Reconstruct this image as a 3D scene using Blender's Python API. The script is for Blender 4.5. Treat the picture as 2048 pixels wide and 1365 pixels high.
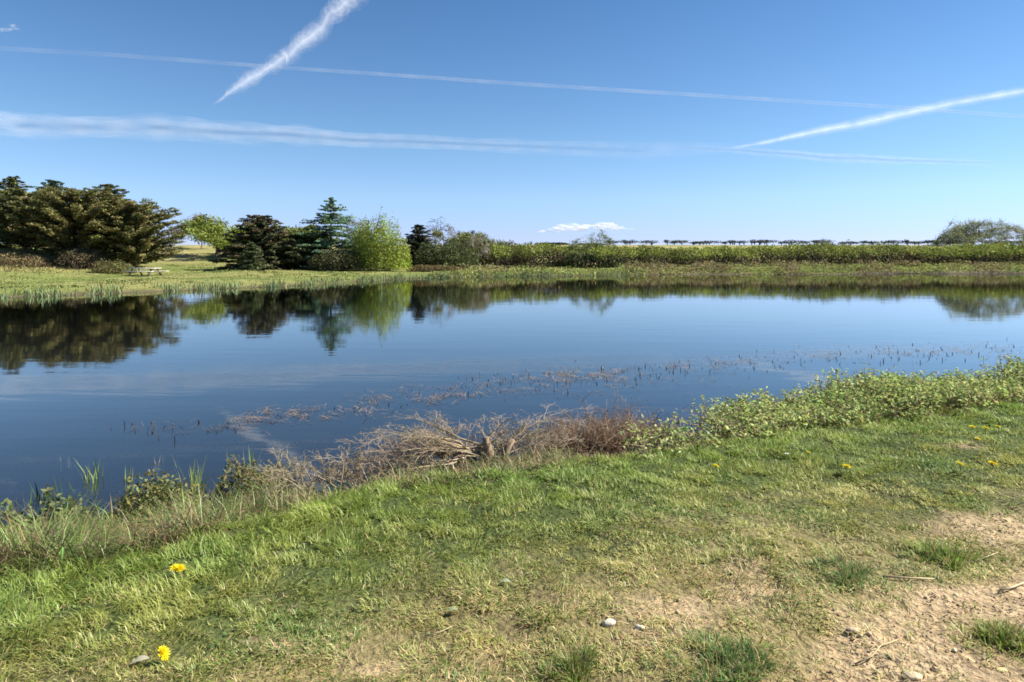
import bpy, math, random
import numpy as np
from mathutils import Vector

for o in list(bpy.data.objects):
    bpy.data.objects.remove(o)
S = bpy.context.scene
COL = S.collection
rng = np.random.default_rng(7)
random.seed(7)
R = math.radians

# ------------------------------------------------------------------ camera, sky, sun, exposure
F = 1300.0          # focal length in pixels of the 2048 px wide photograph
HY = 510.0          # row of the level horizon
HC = 2.2            # eye height above the water (the water lies at z = 0)
cd = bpy.data.cameras.new('camera')
cam = bpy.data.objects.new('camera', cd)
COL.objects.link(cam)
cam.location = (0, 0, HC)
cam.rotation_euler = (R(90), 0, 0)
cd.sensor_width = 36
cd.lens = F / 2048 * 36
cd.shift_y = -(682.5 - HY) / 2048
cd.clip_start = 0.05
cd.clip_end = 40000
S.camera = cam

SUN_EL, SUN_AZ = R(42), R(82)      # azimuth clockwise from the view direction (+Y)
w = bpy.data.worlds.new('World')
S.world = w
w.use_nodes = True
nt = w.node_tree
nt.nodes.clear()
out = nt.nodes.new('ShaderNodeOutputWorld')
bg = nt.nodes.new('ShaderNodeBackground')
sky = nt.nodes.new('ShaderNodeTexSky')
sky.sky_type = 'NISHITA'
sky.sun_disc = False
sky.sun_elevation = SUN_EL
sky.sun_rotation = SUN_AZ
sky.altitude = 0
sky.air_density = 1.0
sky.dust_density = 0.0
sky.ozone_density = 6.0
# clear spring air: the sky model's yellow horizon is brought to the pale blue of the place
wtc = nt.nodes.new('ShaderNodeTexCoord')
wse = nt.nodes.new('ShaderNodeSeparateXYZ')
wcr = nt.nodes.new('ShaderNodeValToRGB')
wmx = nt.nodes.new('ShaderNodeMix')
wmx.data_type = 'RGBA'
wmx.blend_type = 'MULTIPLY'
wmx.inputs[0].default_value = 1
for i, (p_, c_) in enumerate([(0.0, (.78, .88, 1.55)), (.03, (.84, .90, 1.45)), (.085, (1.03, 1.07, 1.24)), (.17, (.98, 1.08, 1.13)), (.36, (.74, .94, 1.04)), (.7, (.56, .78, .96))]):
    e_ = wcr.color_ramp.elements[i] if i < 2 else wcr.color_ramp.elements.new(p_)
    e_.position = p_
    e_.color = (*c_, 1)
nt.links.new(wtc.outputs['Generated'], wse.inputs[0])
nt.links.new(wse.outputs['Z'], wcr.inputs[0])
nt.links.new(sky.outputs[0], wmx.inputs[6])
nt.links.new(wcr.outputs[0], wmx.inputs[7])
nt.links.new(wmx.outputs[2], bg.inputs[0])
bg.inputs[1].default_value = 0.058
nt.links.new(bg.outputs[0], out.inputs[0])

sl = bpy.data.lights.new('sun', 'SUN')
sl.energy = 5.0
sl.angle = R(0.5)
sl.color = (1.0, 0.94, 0.84)
sun = bpy.data.objects.new('sun', sl)
COL.objects.link(sun)
sv = Vector((math.cos(SUN_EL) * math.sin(SUN_AZ), math.cos(SUN_EL) * math.cos(SUN_AZ), math.sin(SUN_EL)))
sun.rotation_euler = sv.to_track_quat('Z', 'Y').to_euler()
sun.location = (30, 10, 40)

S.view_settings.view_transform = 'Standard'
S.view_settings.look = 'None'
S.view_settings.exposure = 1.15
S.view_settings.gamma = 1
S.render.engine = 'CYCLES'
S.cycles.use_denoising = True
S.cycles.transparent_max_bounces = 256
S.cycles.max_bounces = 8
S.cycles.caustics_reflective = False
S.cycles.caustics_refractive = False
S.cycles.filter_width = 1.7

# ------------------------------------------------------------------ helpers
def tag(o, label=None, cat=None, group=None, kind=None):
    if label: o['label'] = label
    if cat: o['category'] = cat
    if group: o['group'] = group
    if kind: o['kind'] = kind
    return o

def empty(name, loc, label, cat, group=None, rz=0):
    o = bpy.data.objects.new(name, None)
    COL.objects.link(o)
    o.location = loc
    o.rotation_euler = (0, 0, rz)
    o.empty_display_size = 0.2
    return tag(o, label, cat, group)

class Geo:
    """collects vertices, faces and a tint per vertex, then links them as one mesh object"""
    def __init__(s):
        s.v, s.c, s.f, s.n = [], [], [], 0
    def add(s, v, faces, c):
        v = np.asarray(v, float).reshape(-1, 3)
        c = np.asarray(c, float)
        if c.ndim == 1: c = np.tile(c, (len(v), 1))
        for f in faces:
            f = np.asarray(f, int)
            if len(f): s.f.append(f + s.n)
        s.v.append(v); s.c.append(c); s.n += len(v)
    def build(s, name, mat, parent=None, smooth=False):
        me = bpy.data.meshes.new(name)
        v = np.concatenate(s.v) if s.v else np.zeros((0, 3))
        if parent is not None:      # vertices are given in world space
            loc = np.array(parent.location); a = -parent.rotation_euler[2]
            if parent.parent is not None:
                loc = loc + np.array(parent.parent.location)
            v = v - loc
            if a:
                ca, sa = math.cos(a), math.sin(a)
                v = np.stack([v[:, 0]*ca - v[:, 1]*sa, v[:, 0]*sa + v[:, 1]*ca, v[:, 2]], 1)
        me.vertices.add(len(v))
        me.vertices.foreach_set('co', v.astype(np.float32).ravel())
        loops = np.concatenate([f.ravel() for f in s.f])
        tot = np.concatenate([np.full(len(f), f.shape[1]) for f in s.f])
        start = np.concatenate([[0], np.cumsum(tot)[:-1]])
        me.loops.add(len(loops))
        me.loops.foreach_set('vertex_index', loops.astype(np.int32))
        me.polygons.add(len(tot))
        me.polygons.foreach_set('loop_start', start.astype(np.int32))
        me.update(calc_edges=True)
        a = me.attributes.new('tint', 'FLOAT_COLOR', 'POINT')
        c = np.concatenate(s.c)
        a.data.foreach_set('color', np.concatenate([c, np.ones((len(c), 1))], 1).astype(np.float32).ravel())
        if smooth:
            me.polygons.foreach_set('use_smooth', np.ones(len(tot), bool))
        me.materials.append(mat)
        o = bpy.data.objects.new(name, me)
        COL.objects.link(o)
        if parent is not None: o.parent = parent
        return o

def unit(v):
    v = np.asarray(v, float)
    return v / np.maximum(np.linalg.norm(v, axis=-1, keepdims=True), 1e-9)

def tube(g, pts, rad, col, n=5, cap=True):
    pts = np.asarray(pts, float); k = len(pts)
    rad = np.broadcast_to(np.asarray(rad, float), (k,))
    t = np.gradient(pts, axis=0); t = unit(t)
    ref = np.array([0., 0, 1]) if abs(t[:, 2]).mean() < .8 else np.array([1., 0, 0])
    u = unit(np.cross(t, ref)); v = np.cross(t, u)
    a = np.arange(n) * 2*math.pi/n
    ring = pts[:, None] + rad[:, None, None]*(np.cos(a)[None, :, None]*u[:, None] + np.sin(a)[None, :, None]*v[:, None])
    i = np.arange(k-1)[:, None]*n; j = np.arange(n)[None]; j2 = (j+1) % n
    q = np.stack([i+j, i+j2, i+n+j2, i+n+j], -1).reshape(-1, 4)
    fs = [q]
    if cap: fs += [np.arange(n)[None, ::-1], ((k-1)*n + np.arange(n))[None]]
    g.add(ring.reshape(-1, 3), fs, col)

def box(g, cx, cy, cz, sx, sy, sz, col, M=None):
    p = np.array([[x, y, z] for z in (-1, 1) for y in (-1, 1) for x in (-1, 1)], float)*np.array([sx, sy, sz])/2
    if M is not None: p = p @ np.asarray(M).T
    p = p + [cx, cy, cz]
    g.add(p, [np.array([[0, 2, 3, 1], [4, 5, 7, 6], [0, 1, 5, 4], [2, 6, 7, 3], [0, 4, 6, 2], [1, 3, 7, 5]])], col)

def rand_dirs(n):
    return unit(rng.normal(size=(n, 3)))

def leaves(g, c, L, W, col, flat=0.0, dirs=None, fold=0.0):
    """diamond leaves; flat pulls the leaf planes towards horizontal"""
    n = len(c)
    if n == 0: return
    L = np.broadcast_to(np.asarray(L, float), (n,)); W = np.broadcast_to(np.asarray(W, float), (n,))
    u = rand_dirs(n) if dirs is None else unit(dirs)
    if flat and dirs is None:
        u[:, 2] *= (1-flat); u = unit(u)
    nn = rand_dirs(n)
    nn[:, 2] = np.where(nn[:, 2] < 0, -nn[:, 2], nn[:, 2])
    nn = unit(nn*(1-flat) + np.array([0, 0, 1.])*flat)
    v = unit(np.cross(nn, u)); nn = np.cross(u, v)
    hl = (L/2)[:, None]; hw = (W/2)[:, None]
    P = np.stack([c-u*hl, c+v*hw+nn*hw*fold, c+u*hl, c-v*hw+nn*hw*fold], 1)
    col = np.asarray(col, float)
    if col.ndim == 1: col = np.tile(col, (n, 1))
    idx = np.arange(n)[:, None]*4
    if fold:
        f = [np.concatenate([idx + [0, 1, 2], idx + [0, 2, 3]])]
    else:
        f = [idx + [0, 1, 2, 3]]
    g.add(P.reshape(-1, 3), f, np.repeat(col, 4, 0))

def blades(g, b, H, W, lean, col, az=None, tipcol=None, bend=1.0):
    """grass blades: two segments, leaning lean (0 upright .. 1 lying)"""
    n = len(b)
    H = np.broadcast_to(np.asarray(H, float), (n,)); W = np.broadcast_to(np.asarray(W, float), (n,))
    lean = np.broadcast_to(np.asarray(lean, float), (n,))
    az = rng.uniform(0, 2*math.pi, n) if az is None else az
    d = np.stack([np.cos(az), np.sin(az), np.zeros(n)], 1)
    tw = az + math.pi/2 + rng.normal(0, .5, n)
    s = np.stack([np.cos(tw), np.sin(tw), np.zeros(n)], 1)
    a1 = lean*0.9; a2 = np.minimum(lean*(1.0+.75*bend), 1.75)
    up = np.array([0, 0, 1.])
    m = b + (d*np.sin(a1)[:, None] + up*np.cos(a1)[:, None])*(H*.55)[:, None]
    t = m + (d*np.sin(a2)[:, None] + up*np.cos(a2)[:, None])*(H*.45)[:, None]
    w2 = (W/2)[:, None]
    P = np.stack([b-s*w2, b+s*w2, m+s*w2*.8, m-s*w2*.8, t], 1)
    i = np.arange(n)[:, None]*5
    c5 = np.repeat(col[:, None], 5, 1).copy()
    if tipcol is not None:
        c5[:, 4] = tipcol
    g.add(P.reshape(-1, 3), [i+[0, 1, 2, 3], i+[3, 2, 4]], c5.reshape(-1, 3))

_tab = np.random.default_rng(99).random(65536)
def vnoise(x, y, seed=0):
    x = np.asarray(x, float); y = np.asarray(y, float)
    xi = np.floor(x).astype(np.int64); yi = np.floor(y).astype(np.int64)
    fx = x-xi; fy = y-yi; fx = fx*fx*(3-2*fx); fy = fy*fy*(3-2*fy)
    h = lambda a, b: _tab[((a*7919 + b*104729 + seed*3571) ^ (b*31 + (a >> 2)*17)) & 65535]
    return (h(xi, yi)*(1-fx)+h(xi+1, yi)*fx)*(1-fy) + (h(xi, yi+1)*(1-fx)+h(xi+1, yi+1)*fx)*fy
def fbm(x, y, seed=0, o=3):
    t = 0; a = .5
    for k in range(o):
        t = t + a*vnoise(x*2**k, y*2**k, seed+k*11); a *= .5
    return t/(1-.5**o)
def sstep(a, b, x):
    t = np.clip((x-a)/(b-a), 0, 1); return t*t*(3-2*t)
def lerp(a, b, t):
    t = np.asarray(t)[..., None]
    return np.asarray(a, float)*(1-t) + np.asarray(b, float)*t

# ------------------------------------------------------------------ terrain shape
NE = np.array([[-60, -20], [-30, -8], [-12, -.6], [-2.9, 3.45], [-2.2, 3.7], [-1.6, 4.05], [-1.0, 4.65], [-.1, 5.05], [1.16, 5.45],
               [2.2, 6.0], [4.06, 6.75], [5.8, 7.4], [15, 11], [40, 20], [100, 40]], float)
FE = np.array([[-80, 27], [-45, 29], [-26, 33], [-19.6, 40.5], [-15.5, 46], [-13, 52], [-9.5, 61], [0, 66], [9.2, 69], [21, 73], [32, 72],
               [46, 76], [60, 76], [90, 78], [150, 70]], float)
def near_t(X, Y):
    return (Y - np.interp(X, NE[:, 0], NE[:, 1]) + (fbm(X*1.3, Y*1.3, 5)-.5)*.35)*.91
def far_t(X, Y):
    return Y - np.interp(X, FE[:, 0], FE[:, 1]) + (fbm(X*.25, Y*.25, 8)-.5)*1.6
def gz(X, Y):
    X = np.asarray(X, float); Y = np.asarray(Y, float)
    tn = near_t(X, Y); tf = far_t(X, Y)
    zn = np.interp(tn, [-40, -8, -2, 0, .5, 1.1, 1.55, 2.4, 6], [.9, .66, .6, .53, .38, .16, .0, -.18, -1.2])
    zn = zn + (fbm(X*2.2, Y*2.2, 3)-.5)*.07*sstep(1.2, -.4, tn) + ((fbm(X*9, Y*9, 4)-.5)*.022+(fbm(X*4.5, Y*4.5, 12)-.5)*.04)*sstep(1, -.2, tn)
    zf = np.interp(tf, [-8, -2, 0, 1.2, 6, 20], [-1.3, -.4, 0, .2, .36, .5])
    zf = zf + 3.35*sstep(70, 118, Y) + np.clip(Y-118, 0, 210)*.0148
    zf = zf + 2.1*np.exp(-((X+53)/10.5)**2-((Y-67)/11)**2)
    zf = zf + (fbm(X*.12, Y*.12, 6)-.5)*.5*sstep(2, 14, tf) + (fbm(X*.8, Y*.8, 9)-.5)*.12*sstep(.5, 3, tf)
    zc = np.interp(X, [-60, -44, -36, 120, 160], [.8, .4, -1.3, -1.3, .8])
    return np.maximum(np.maximum(zn, zf), np.where((tn > 0) & (tf < 0), zc, -9))
def P(px, d, z=None):
    """ground point at photo column px and distance d"""
    X = (px-1024)*d/F
    return np.array([X, d, gz(X, d) if z is None else z])
def topz(py, d): return HC + (HY-py)*d/F

def near_px(X, Y):
    Yc = np.maximum(Y, .6)
    return 1024 + F*X/Yc, HY + F*(HC-.6)/Yc

def bare(X, Y):
    """bare, trodden earth: 0 grass .. 1 soil"""
    x, y = near_px(X, Y)
    n = fbm(X*3, Y*3, 21)-.5
    n2 = fbm(X*11, Y*11, 23)-.5
    l = (y - (1415 - (x-1300)*.48))/150
    b = sstep(-.2, .85, l + n*1.7 + n2*1.0)
    for cx, cy, rx, ry, wt in [(1520, 1185, 110, 30, .9), (1480, 1140, 90, 20, .8), (1330, 1222, 110, 34, .8), (1420, 1258, 80, 22, .7),
                               (770, 1342, 90, 30, .9), (545, 1282, 60, 22, .6), (960, 1322, 90, 28, .8), (1980, 1062, 130, 40, .9),
                               (1300, 1290, 120, 30, .6), (1910, 885, 60, 8, .7), (1150, 1200, 90, 18, .4), (1480, 1075, 90, 15, .5)]:
        b = np.maximum(b, wt*sstep(1.25, .35, np.hypot((x-cx)/rx, (y-cy)/ry) + n*.9 + n2*.5))
    for cx, cy, rx, ry in [(1905, 1108, 85, 36), (1700, 1140, 85, 60), (2005, 1278, 85, 40), (1440, 1325, 140, 50), (1150, 1330, 110, 40)]:
        b = b*(1-.92*sstep(1.2, .5, np.hypot((x-cx)/rx, (y-cy)/ry) + n*.7))
    return np.clip(b, 0, 1)
def dry(X, Y):
    x, y = near_px(X, Y)
    line = np.interp(x, [-600, 0, 400, 800, 1000, 1500, 2048, 3000], [1480, 1400, 1330, 1190, 1150, 1070, 1030, 980])
    return np.clip(sstep(-130, 120, y-line + (fbm(X*2.5, Y*2.5, 31)-.5)*190), 0, 1)

# ------------------------------------------------------------------ materials
def mat(name):
    m = bpy.data.materials.new(name); m.use_nodes = True
    t = m.node_tree; t.nodes.clear()
    return m, t, t.nodes.new('ShaderNodeOutputMaterial')
def N(t, k, **kw):
    n = t.nodes.new(k)
    for a, b in kw.items(): setattr(n, a, b)
    return n
def mul_noise(t, src, scale, lo, hi, detail=4, coord='Object', stretch=None):
    tc = N(t, 'ShaderNodeTexCoord'); no = N(t, 'ShaderNodeTexNoise')
    no.inputs['Scale'].default_value = scale; no.inputs['Detail'].default_value = detail
    if stretch:
        mp = N(t, 'ShaderNodeMapping'); mp.inputs['Scale'].default_value = stretch
        t.links.new(tc.outputs[coord], mp.inputs[0]); t.links.new(mp.outputs[0], no.inputs['Vector'])
    else:
        t.links.new(tc.outputs[coord], no.inputs['Vector'])
    mr = N(t, 'ShaderNodeMapRange'); mr.inputs[1].default_value = .3; mr.inputs[2].default_value = .7
    mr.inputs[3].default_value = lo; mr.inputs[4].default_value = hi
    t.links.new(no.outputs[0], mr.inputs[0])
    mx = N(t, 'ShaderNodeVectorMath', operation='SCALE')
    t.links.new(src, mx.inputs[0]); t.links.new(mr.outputs[0], mx.inputs['Scale'])
    return mx.outputs[0], no.outputs[0]
def leaf_mat(name, transl=.35, gloss=.06, rough=.45, nscale=3, lo=.75, hi=1.25):
    m, t, o = mat(name)
    at = N(t, 'ShaderNodeAttribute', attribute_name='tint')
    c, _ = mul_noise(t, at.outputs['Color'], nscale, lo, hi, 3)
    d = N(t, 'ShaderNodeBsdfDiffuse'); tr = N(t, 'ShaderNodeBsdfTranslucent'); gl = N(t, 'ShaderNodeBsdfGlossy')
    gl.inputs['Roughness'].default_value = rough
    gl.inputs['Color'].default_value = (1, .97, .85, 1)
    t.links.new(c, d.inputs[0]); t.links.new(c, tr.inputs[0])
    a = N(t, 'ShaderNodeMixShader'); a.inputs[0].default_value = transl
    t.links.new(d.outputs[0], a.inputs[1]); t.links.new(tr.outputs[0], a.inputs[2])
    b = N(t, 'ShaderNodeMixShader'); b.inputs[0].default_value = gloss
    t.links.new(a.outputs[0], b.inputs[1]); t.links.new(gl.outputs[0], b.inputs[2])
    t.links.new(b.outputs[0], o.inputs[0])
    return m
def solid_mat(name, rough=.85, nscale=20, lo=.7, hi=1.3, bump=.3, stretch=None, spec=.3):
    m, t, o = mat(name)
    at = N(t, 'ShaderNodeAttribute', attribute_name='tint')
    c, f = mul_noise(t, at.outputs['Color'], nscale, lo, hi, 5, stretch=stretch)
    p = N(t, 'ShaderNodeBsdfPrincipled')
    p.inputs['Roughness'].default_value = rough
    p.inputs['Specular IOR Level'].default_value = spec
    t.links.new(c, p.inputs['Base Color'])
    bp = N(t, 'ShaderNodeBump'); bp.inputs['Strength'].default_value = bump; bp.inputs['Distance'].default_value = .02
    t.links.new(f, bp.inputs['Height']); t.links.new(bp.outputs[0], p.inputs['Normal'])
    t.links.new(p.outputs[0], o.inputs[0])
    return m
M_GRASS = leaf_mat('grass_blades', .40, .025, .45, 6, .85, 1.15)
M_LEAF = leaf_mat('leaves', .4, .02, .6, 4, .75, 1.25)
M_NEEDLE = leaf_mat('needles', .2, .03, .55, 1.2, .7, 1.3)
M_FAR = leaf_mat('distant_foliage', .3, .02, .6, .6, .7, 1.3)
M_DRYG = leaf_mat('dry_stalks', .25, .04, .5, 8, .75, 1.25)
M_BARK = solid_mat('bark', .9, 14, .6, 1.3, .6, (1, 1, .3))
M_TWIG = solid_mat('pale_bark', .8, 30, .65, 1.25, .4)
M_WOOD = solid_mat('weathered_wood', .8, 6, .75, 1.15, .2, (1, 8, 8))
M_STONE = solid_mat('stone', .85, 40, .7, 1.2, .5)
M_PETAL = leaf_mat('petals', .3, .02, .6, 40, .85, 1.1)
M_WEED = leaf_mat('pond_weed', .15, .0, .6, 6, .6, 1.3)

# ground: tint holds the large patches, two scales of noise break them up
M_GROUND, t, o = mat('ground')
at = N(t, 'ShaderNodeAttribute', attribute_name='tint')
c1, f1 = mul_noise(t, at.outputs['Color'], .9, .78, 1.2, 6)
c2, f2 = mul_noise(t, c1, 26, .62, 1.3, 10)
p = N(t, 'ShaderNodeBsdfPrincipled'); p.inputs['Roughness'].default_value = .95; p.inputs['Specular IOR Level'].default_value = .15
t.links.new(c2, p.inputs['Base Color'])
bp = N(t, 'ShaderNodeBump'); bp.inputs['Strength'].default_value = 1; bp.inputs['Distance'].default_value = .04
t.links.new(f2, bp.inputs['Height']); t.links.new(bp.outputs[0], p.inputs['Normal'])
t.links.new(p.outputs[0], o.inputs[0])

# water: clear and dark, mirror-like with a fine drawn-out ripple
M_WATER, t, o = mat('water')
tc = N(t, 'ShaderNodeTexCoord')
def ripple(sc, st, det):
    mp = N(t, 'ShaderNodeMapping'); mp.inputs['Scale'].default_value = st
    mp.inputs['Rotation'].default_value = (0, 0, R(8))
    no = N(t, 'ShaderNodeTexNoise'); no.inputs['Scale'].default_value = sc; no.inputs['Detail'].default_value = det
    t.links.new(tc.outputs['Object'], mp.inputs[0]); t.links.new(mp.outputs[0], no.inputs['Vector'])
    return no.outputs[0]
r1 = ripple(1.0, (.35, 1.5, 1), 3); r2 = ripple(4.5, (.5, 1.4, 1), 2)
ad = N(t, 'ShaderNodeMath', operation='MULTIPLY_ADD'); ad.inputs[1].default_value = .12
t.links.new(r2, ad.inputs[0]); t.links.new(r1, ad.inputs[2])
bp = N(t, 'ShaderNodeBump'); bp.inputs['Strength'].default_value = 1.0; bp.inputs['Distance'].default_value = .0032
t.links.new(ad.outputs[0], bp.inputs['Height'])
fr = N(t, 'ShaderNodeLayerWeight'); fr.inputs['Blend'].default_value = .5
t.links.new(bp.outputs[0], fr.inputs['Normal'])
gl = N(t, 'ShaderNodeBsdfGlossy'); gl.inputs['Roughness'].default_value = .03
t.links.new(bp.outputs[0], gl.inputs['Normal'])
trc = N(t, 'ShaderNodeBsdfTransparent'); trc.inputs[0].default_value = (.62, .64, .58, 1)
bod = N(t, 'ShaderNodeBsdfDiffuse'); bod.inputs[0].default_value = (.022, .032, .042, 1)    # the silt that clouds the pond
tr = N(t, 'ShaderNodeMixShader'); tr.inputs[0].default_value = .25
t.links.new(trc.outputs[0], tr.inputs[1]); t.links.new(bod.outputs[0], tr.inputs[2])
mx = N(t, 'ShaderNodeMixShader')
pw = N(t, 'ShaderNodeMath', operation='POWER'); pw.inputs[1].default_value = 4.8
gn = N(t, 'ShaderNodeMath', operation='MULTIPLY_ADD', use_clamp=True); gn.inputs[1].default_value = 1.36; gn.inputs[2].default_value = .02
t.links.new(fr.outputs['Facing'], pw.inputs[0])
t.links.new(pw.outputs[0], gn.inputs[0]); t.links.new(gn.outputs[0], mx.inputs[0]); t.links.new(tr.outputs[0], mx.inputs[1]); t.links.new(gl.outputs[0], mx.inputs[2])
t.links.new(mx.outputs[0], o.inputs[0])

# vapour: thin shells of sunlit ice cloud
def vapour_mat(name, alpha, nscale, lo, hi):
    m, t, o = mat(name)
    at = N(t, 'ShaderNodeAttribute', attribute_name='tint')
    tc = N(t, 'ShaderNodeTexCoord'); no = N(t, 'ShaderNodeTexNoise')
    no.inputs['Scale'].default_value = nscale; no.inputs['Detail'].default_value = 5
    t.links.new(tc.outputs['Object'], no.inputs['Vector'])
    mr = N(t, 'ShaderNodeMapRange'); mr.inputs[1].default_value = .35; mr.inputs[2].default_value = .65
    mr.inputs[3].default_value = lo*alpha; mr.inputs[4].default_value = hi*alpha
    t.links.new(no.outputs[0], mr.inputs[0])
    ml = N(t, 'ShaderNodeMath', operation='MULTIPLY')
    t.links.new(mr.outputs[0], ml.inputs[0]); t.links.new(at.outputs['Color'], ml.inputs[1])
    d = N(t, 'ShaderNodeBsdfDiffuse'); d.inputs[0].default_value = (1, 1, 1, 1)
    l = N(t, 'ShaderNodeBsdfTranslucent'); l.inputs[0].default_value = (1, 1, 1, 1)
    a = N(t, 'ShaderNodeMixShader'); a.inputs[0].default_value = .5
    t.links.new(d.outputs[0], a.inputs[1]); t.links.new(l.outputs[0], a.inputs[2])
    tr = N(t, 'ShaderNodeBsdfTransparent')
    b = N(t, 'ShaderNodeMixShader')
    t.links.new(ml.outputs[0], b.inputs[0]); t.links.new(tr.outputs[0], b.inputs[1]); t.links.new(a.outputs[0], b.inputs[2])
    t.links.new(b.outputs[0], o.inputs[0])
    return m

# ------------------------------------------------------------------ ground and water
def spaced(*seg):
    r = []
    for a, b, st in seg:
        r += list(np.arange(a, b, st))
    return r
def grow(a, b, st, k):
    r = [a]
    while abs(r[-1]-a) < abs(b-a):
        r.append(r[-1] + math.copysign(st, b-a)); st *= k
    return r[1:]
xs = np.array(sorted(grow(-75, -1500, 2, 1.25) + spaced((-75, -7, .8), (-7, 11, .11), (11, 95, .8)) + grow(95, 1500, 2, 1.25)))
ys = np.array(sorted(grow(0.2, -300, .5, 1.3) + spaced((.2, 12, .1), (12, 30, .5), (30, 126, .5)) + grow(126, 2500, 1.5, 1.15)))
GX, GY = np.meshgrid(xs, ys)
GZ = gz(GX, GY)
tn = near_t(GX, GY); tf = far_t(GX, GY)
soil = lerp((.06, .08, .022), (.19, .155, .07), dry(GX, GY))
soil = lerp(soil, lerp((.43, .32, .19), (.31, .225, .13), sstep(.35, .7, fbm(GX*2.6, GY*4.5, 45))), bare(GX, GY)**1.3)
bank = np.array([.06, .045, .028])
silt = np.array([.035, .030, .020])
col = soil
col = lerp(col, bank, sstep(-.25, .35, tn))
col = lerp(col, np.array([.095, .075, .05]), sstep(1.3, 1.6, tn))
col = lerp(col, silt, sstep(1.9, 3.4, tn))
lawn = lerp((.16, .195, .05), (.24, .235, .08), sstep(.35, .68, fbm(GX*.22, GY*.22, 41)))
tan = lerp((.33, .27, .12), (.24, .23, .08), sstep(.35, .65, fbm(GX*.3, GY*.3, 43)))
mound = np.exp(-((GX+53)/13)**2-((GY-64)/14)**2)
far = lerp(lawn, tan, np.clip(sstep(78, 95, GY) + sstep(.15, .5, mound), 0, 1))
far = lerp(far, (.17, .195, .06), sstep(100, 150, GY)*.8)
far = lerp((.10, .085, .05), far, sstep(0, 1.5, tf))
col = np.where((tf > -.3)[..., None], far, col)
g = Geo()
nx, ny = len(xs), len(ys)
ii = (np.arange(ny-1)[:, None]*nx + np.arange(nx-1)[None]).ravel()
g.add(np.stack([GX, GY, GZ], -1).reshape(-1, 3), [np.stack([ii, ii+1, ii+nx+1, ii+nx], -1)], col.reshape(-1, 3))
tag(g.build('ground', M_GROUND, smooth=True), kind='structure')
g = Geo()
g.add([[-75, -30, 0], [150, -30, 0], [150, 90, 0], [-75, 90, 0]], [np.array([[0, 1, 2, 3]])], (0, 0, 0))
tag(g.build('pond_water', M_WATER), kind='structure')

# ------------------------------------------------------------------ trees
def branch(g, p, d, L, r, depth, col, tips, spread=.7, gr=.0, kids=(3, 5), segs=4, wob=.18, taper=.35, lenk=.62, minr=.004, sides=4):
    pts = [np.array(p, float)]; d = unit(d)
    for k in range(segs):
        d = unit(d + rng.normal(0, wob, 3) + np.array([0, 0, gr]))
        pts.append(pts[-1] + d*L/segs)
    pts = np.array(pts)
    tube(g, pts, np.linspace(r, max(r*taper, minr), segs+1), col, sides if depth else 3, False)
    if depth == 0:
        tips.append(pts[-1]); tips.append(pts[-2]); return
    n = random.randint(*kids)
    for k in range(n):
        f = .3 + .7*(k+random.random())/n
        q = pts[0] + 0
        x = f*segs; i = min(int(x), segs-1); q = pts[i] + (pts[i+1]-pts[i])*(x-i)
        nd = unit(unit(pts[i+1]-pts[i]) + rand_dirs(1)[0]*spread*1.2)
        branch(g, q, nd, L*lenk*random.uniform(.7, 1.2), max(r*(1-f*.6)*.55, minr), depth-1, col, tips, spread, gr, kids, max(segs-1, 2), wob, taper, lenk, minr, sides)
    tips.append(pts[-1])

def vary(col, n, s=.25, hue=.12):
    c = np.tile(np.asarray(col, float), (n, 1))*np.exp(rng.normal(0, s, (n, 1)))
    return np.clip(c*np.exp(rng.normal(0, hue, (n, 3))), 0, .9)

def clump_crown(g, cents, rads, per, size, cols, flat=.3, squash=.5, hue=.1):
    """leaf clumps: cents Nx3 with radii, per leaves each"""
    for c, r, cc in zip(cents, rads, cols):
        q = rand_dirs(per)*(rng.random((per, 1))**.45)*r
        q[:, 2] *= squash
        leaves(g, c+q, size*rng.uniform(.6, 1.4, per), size*.5*rng.uniform(.6, 1.3, per), vary(cc, per, .18, hue), flat)

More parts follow.
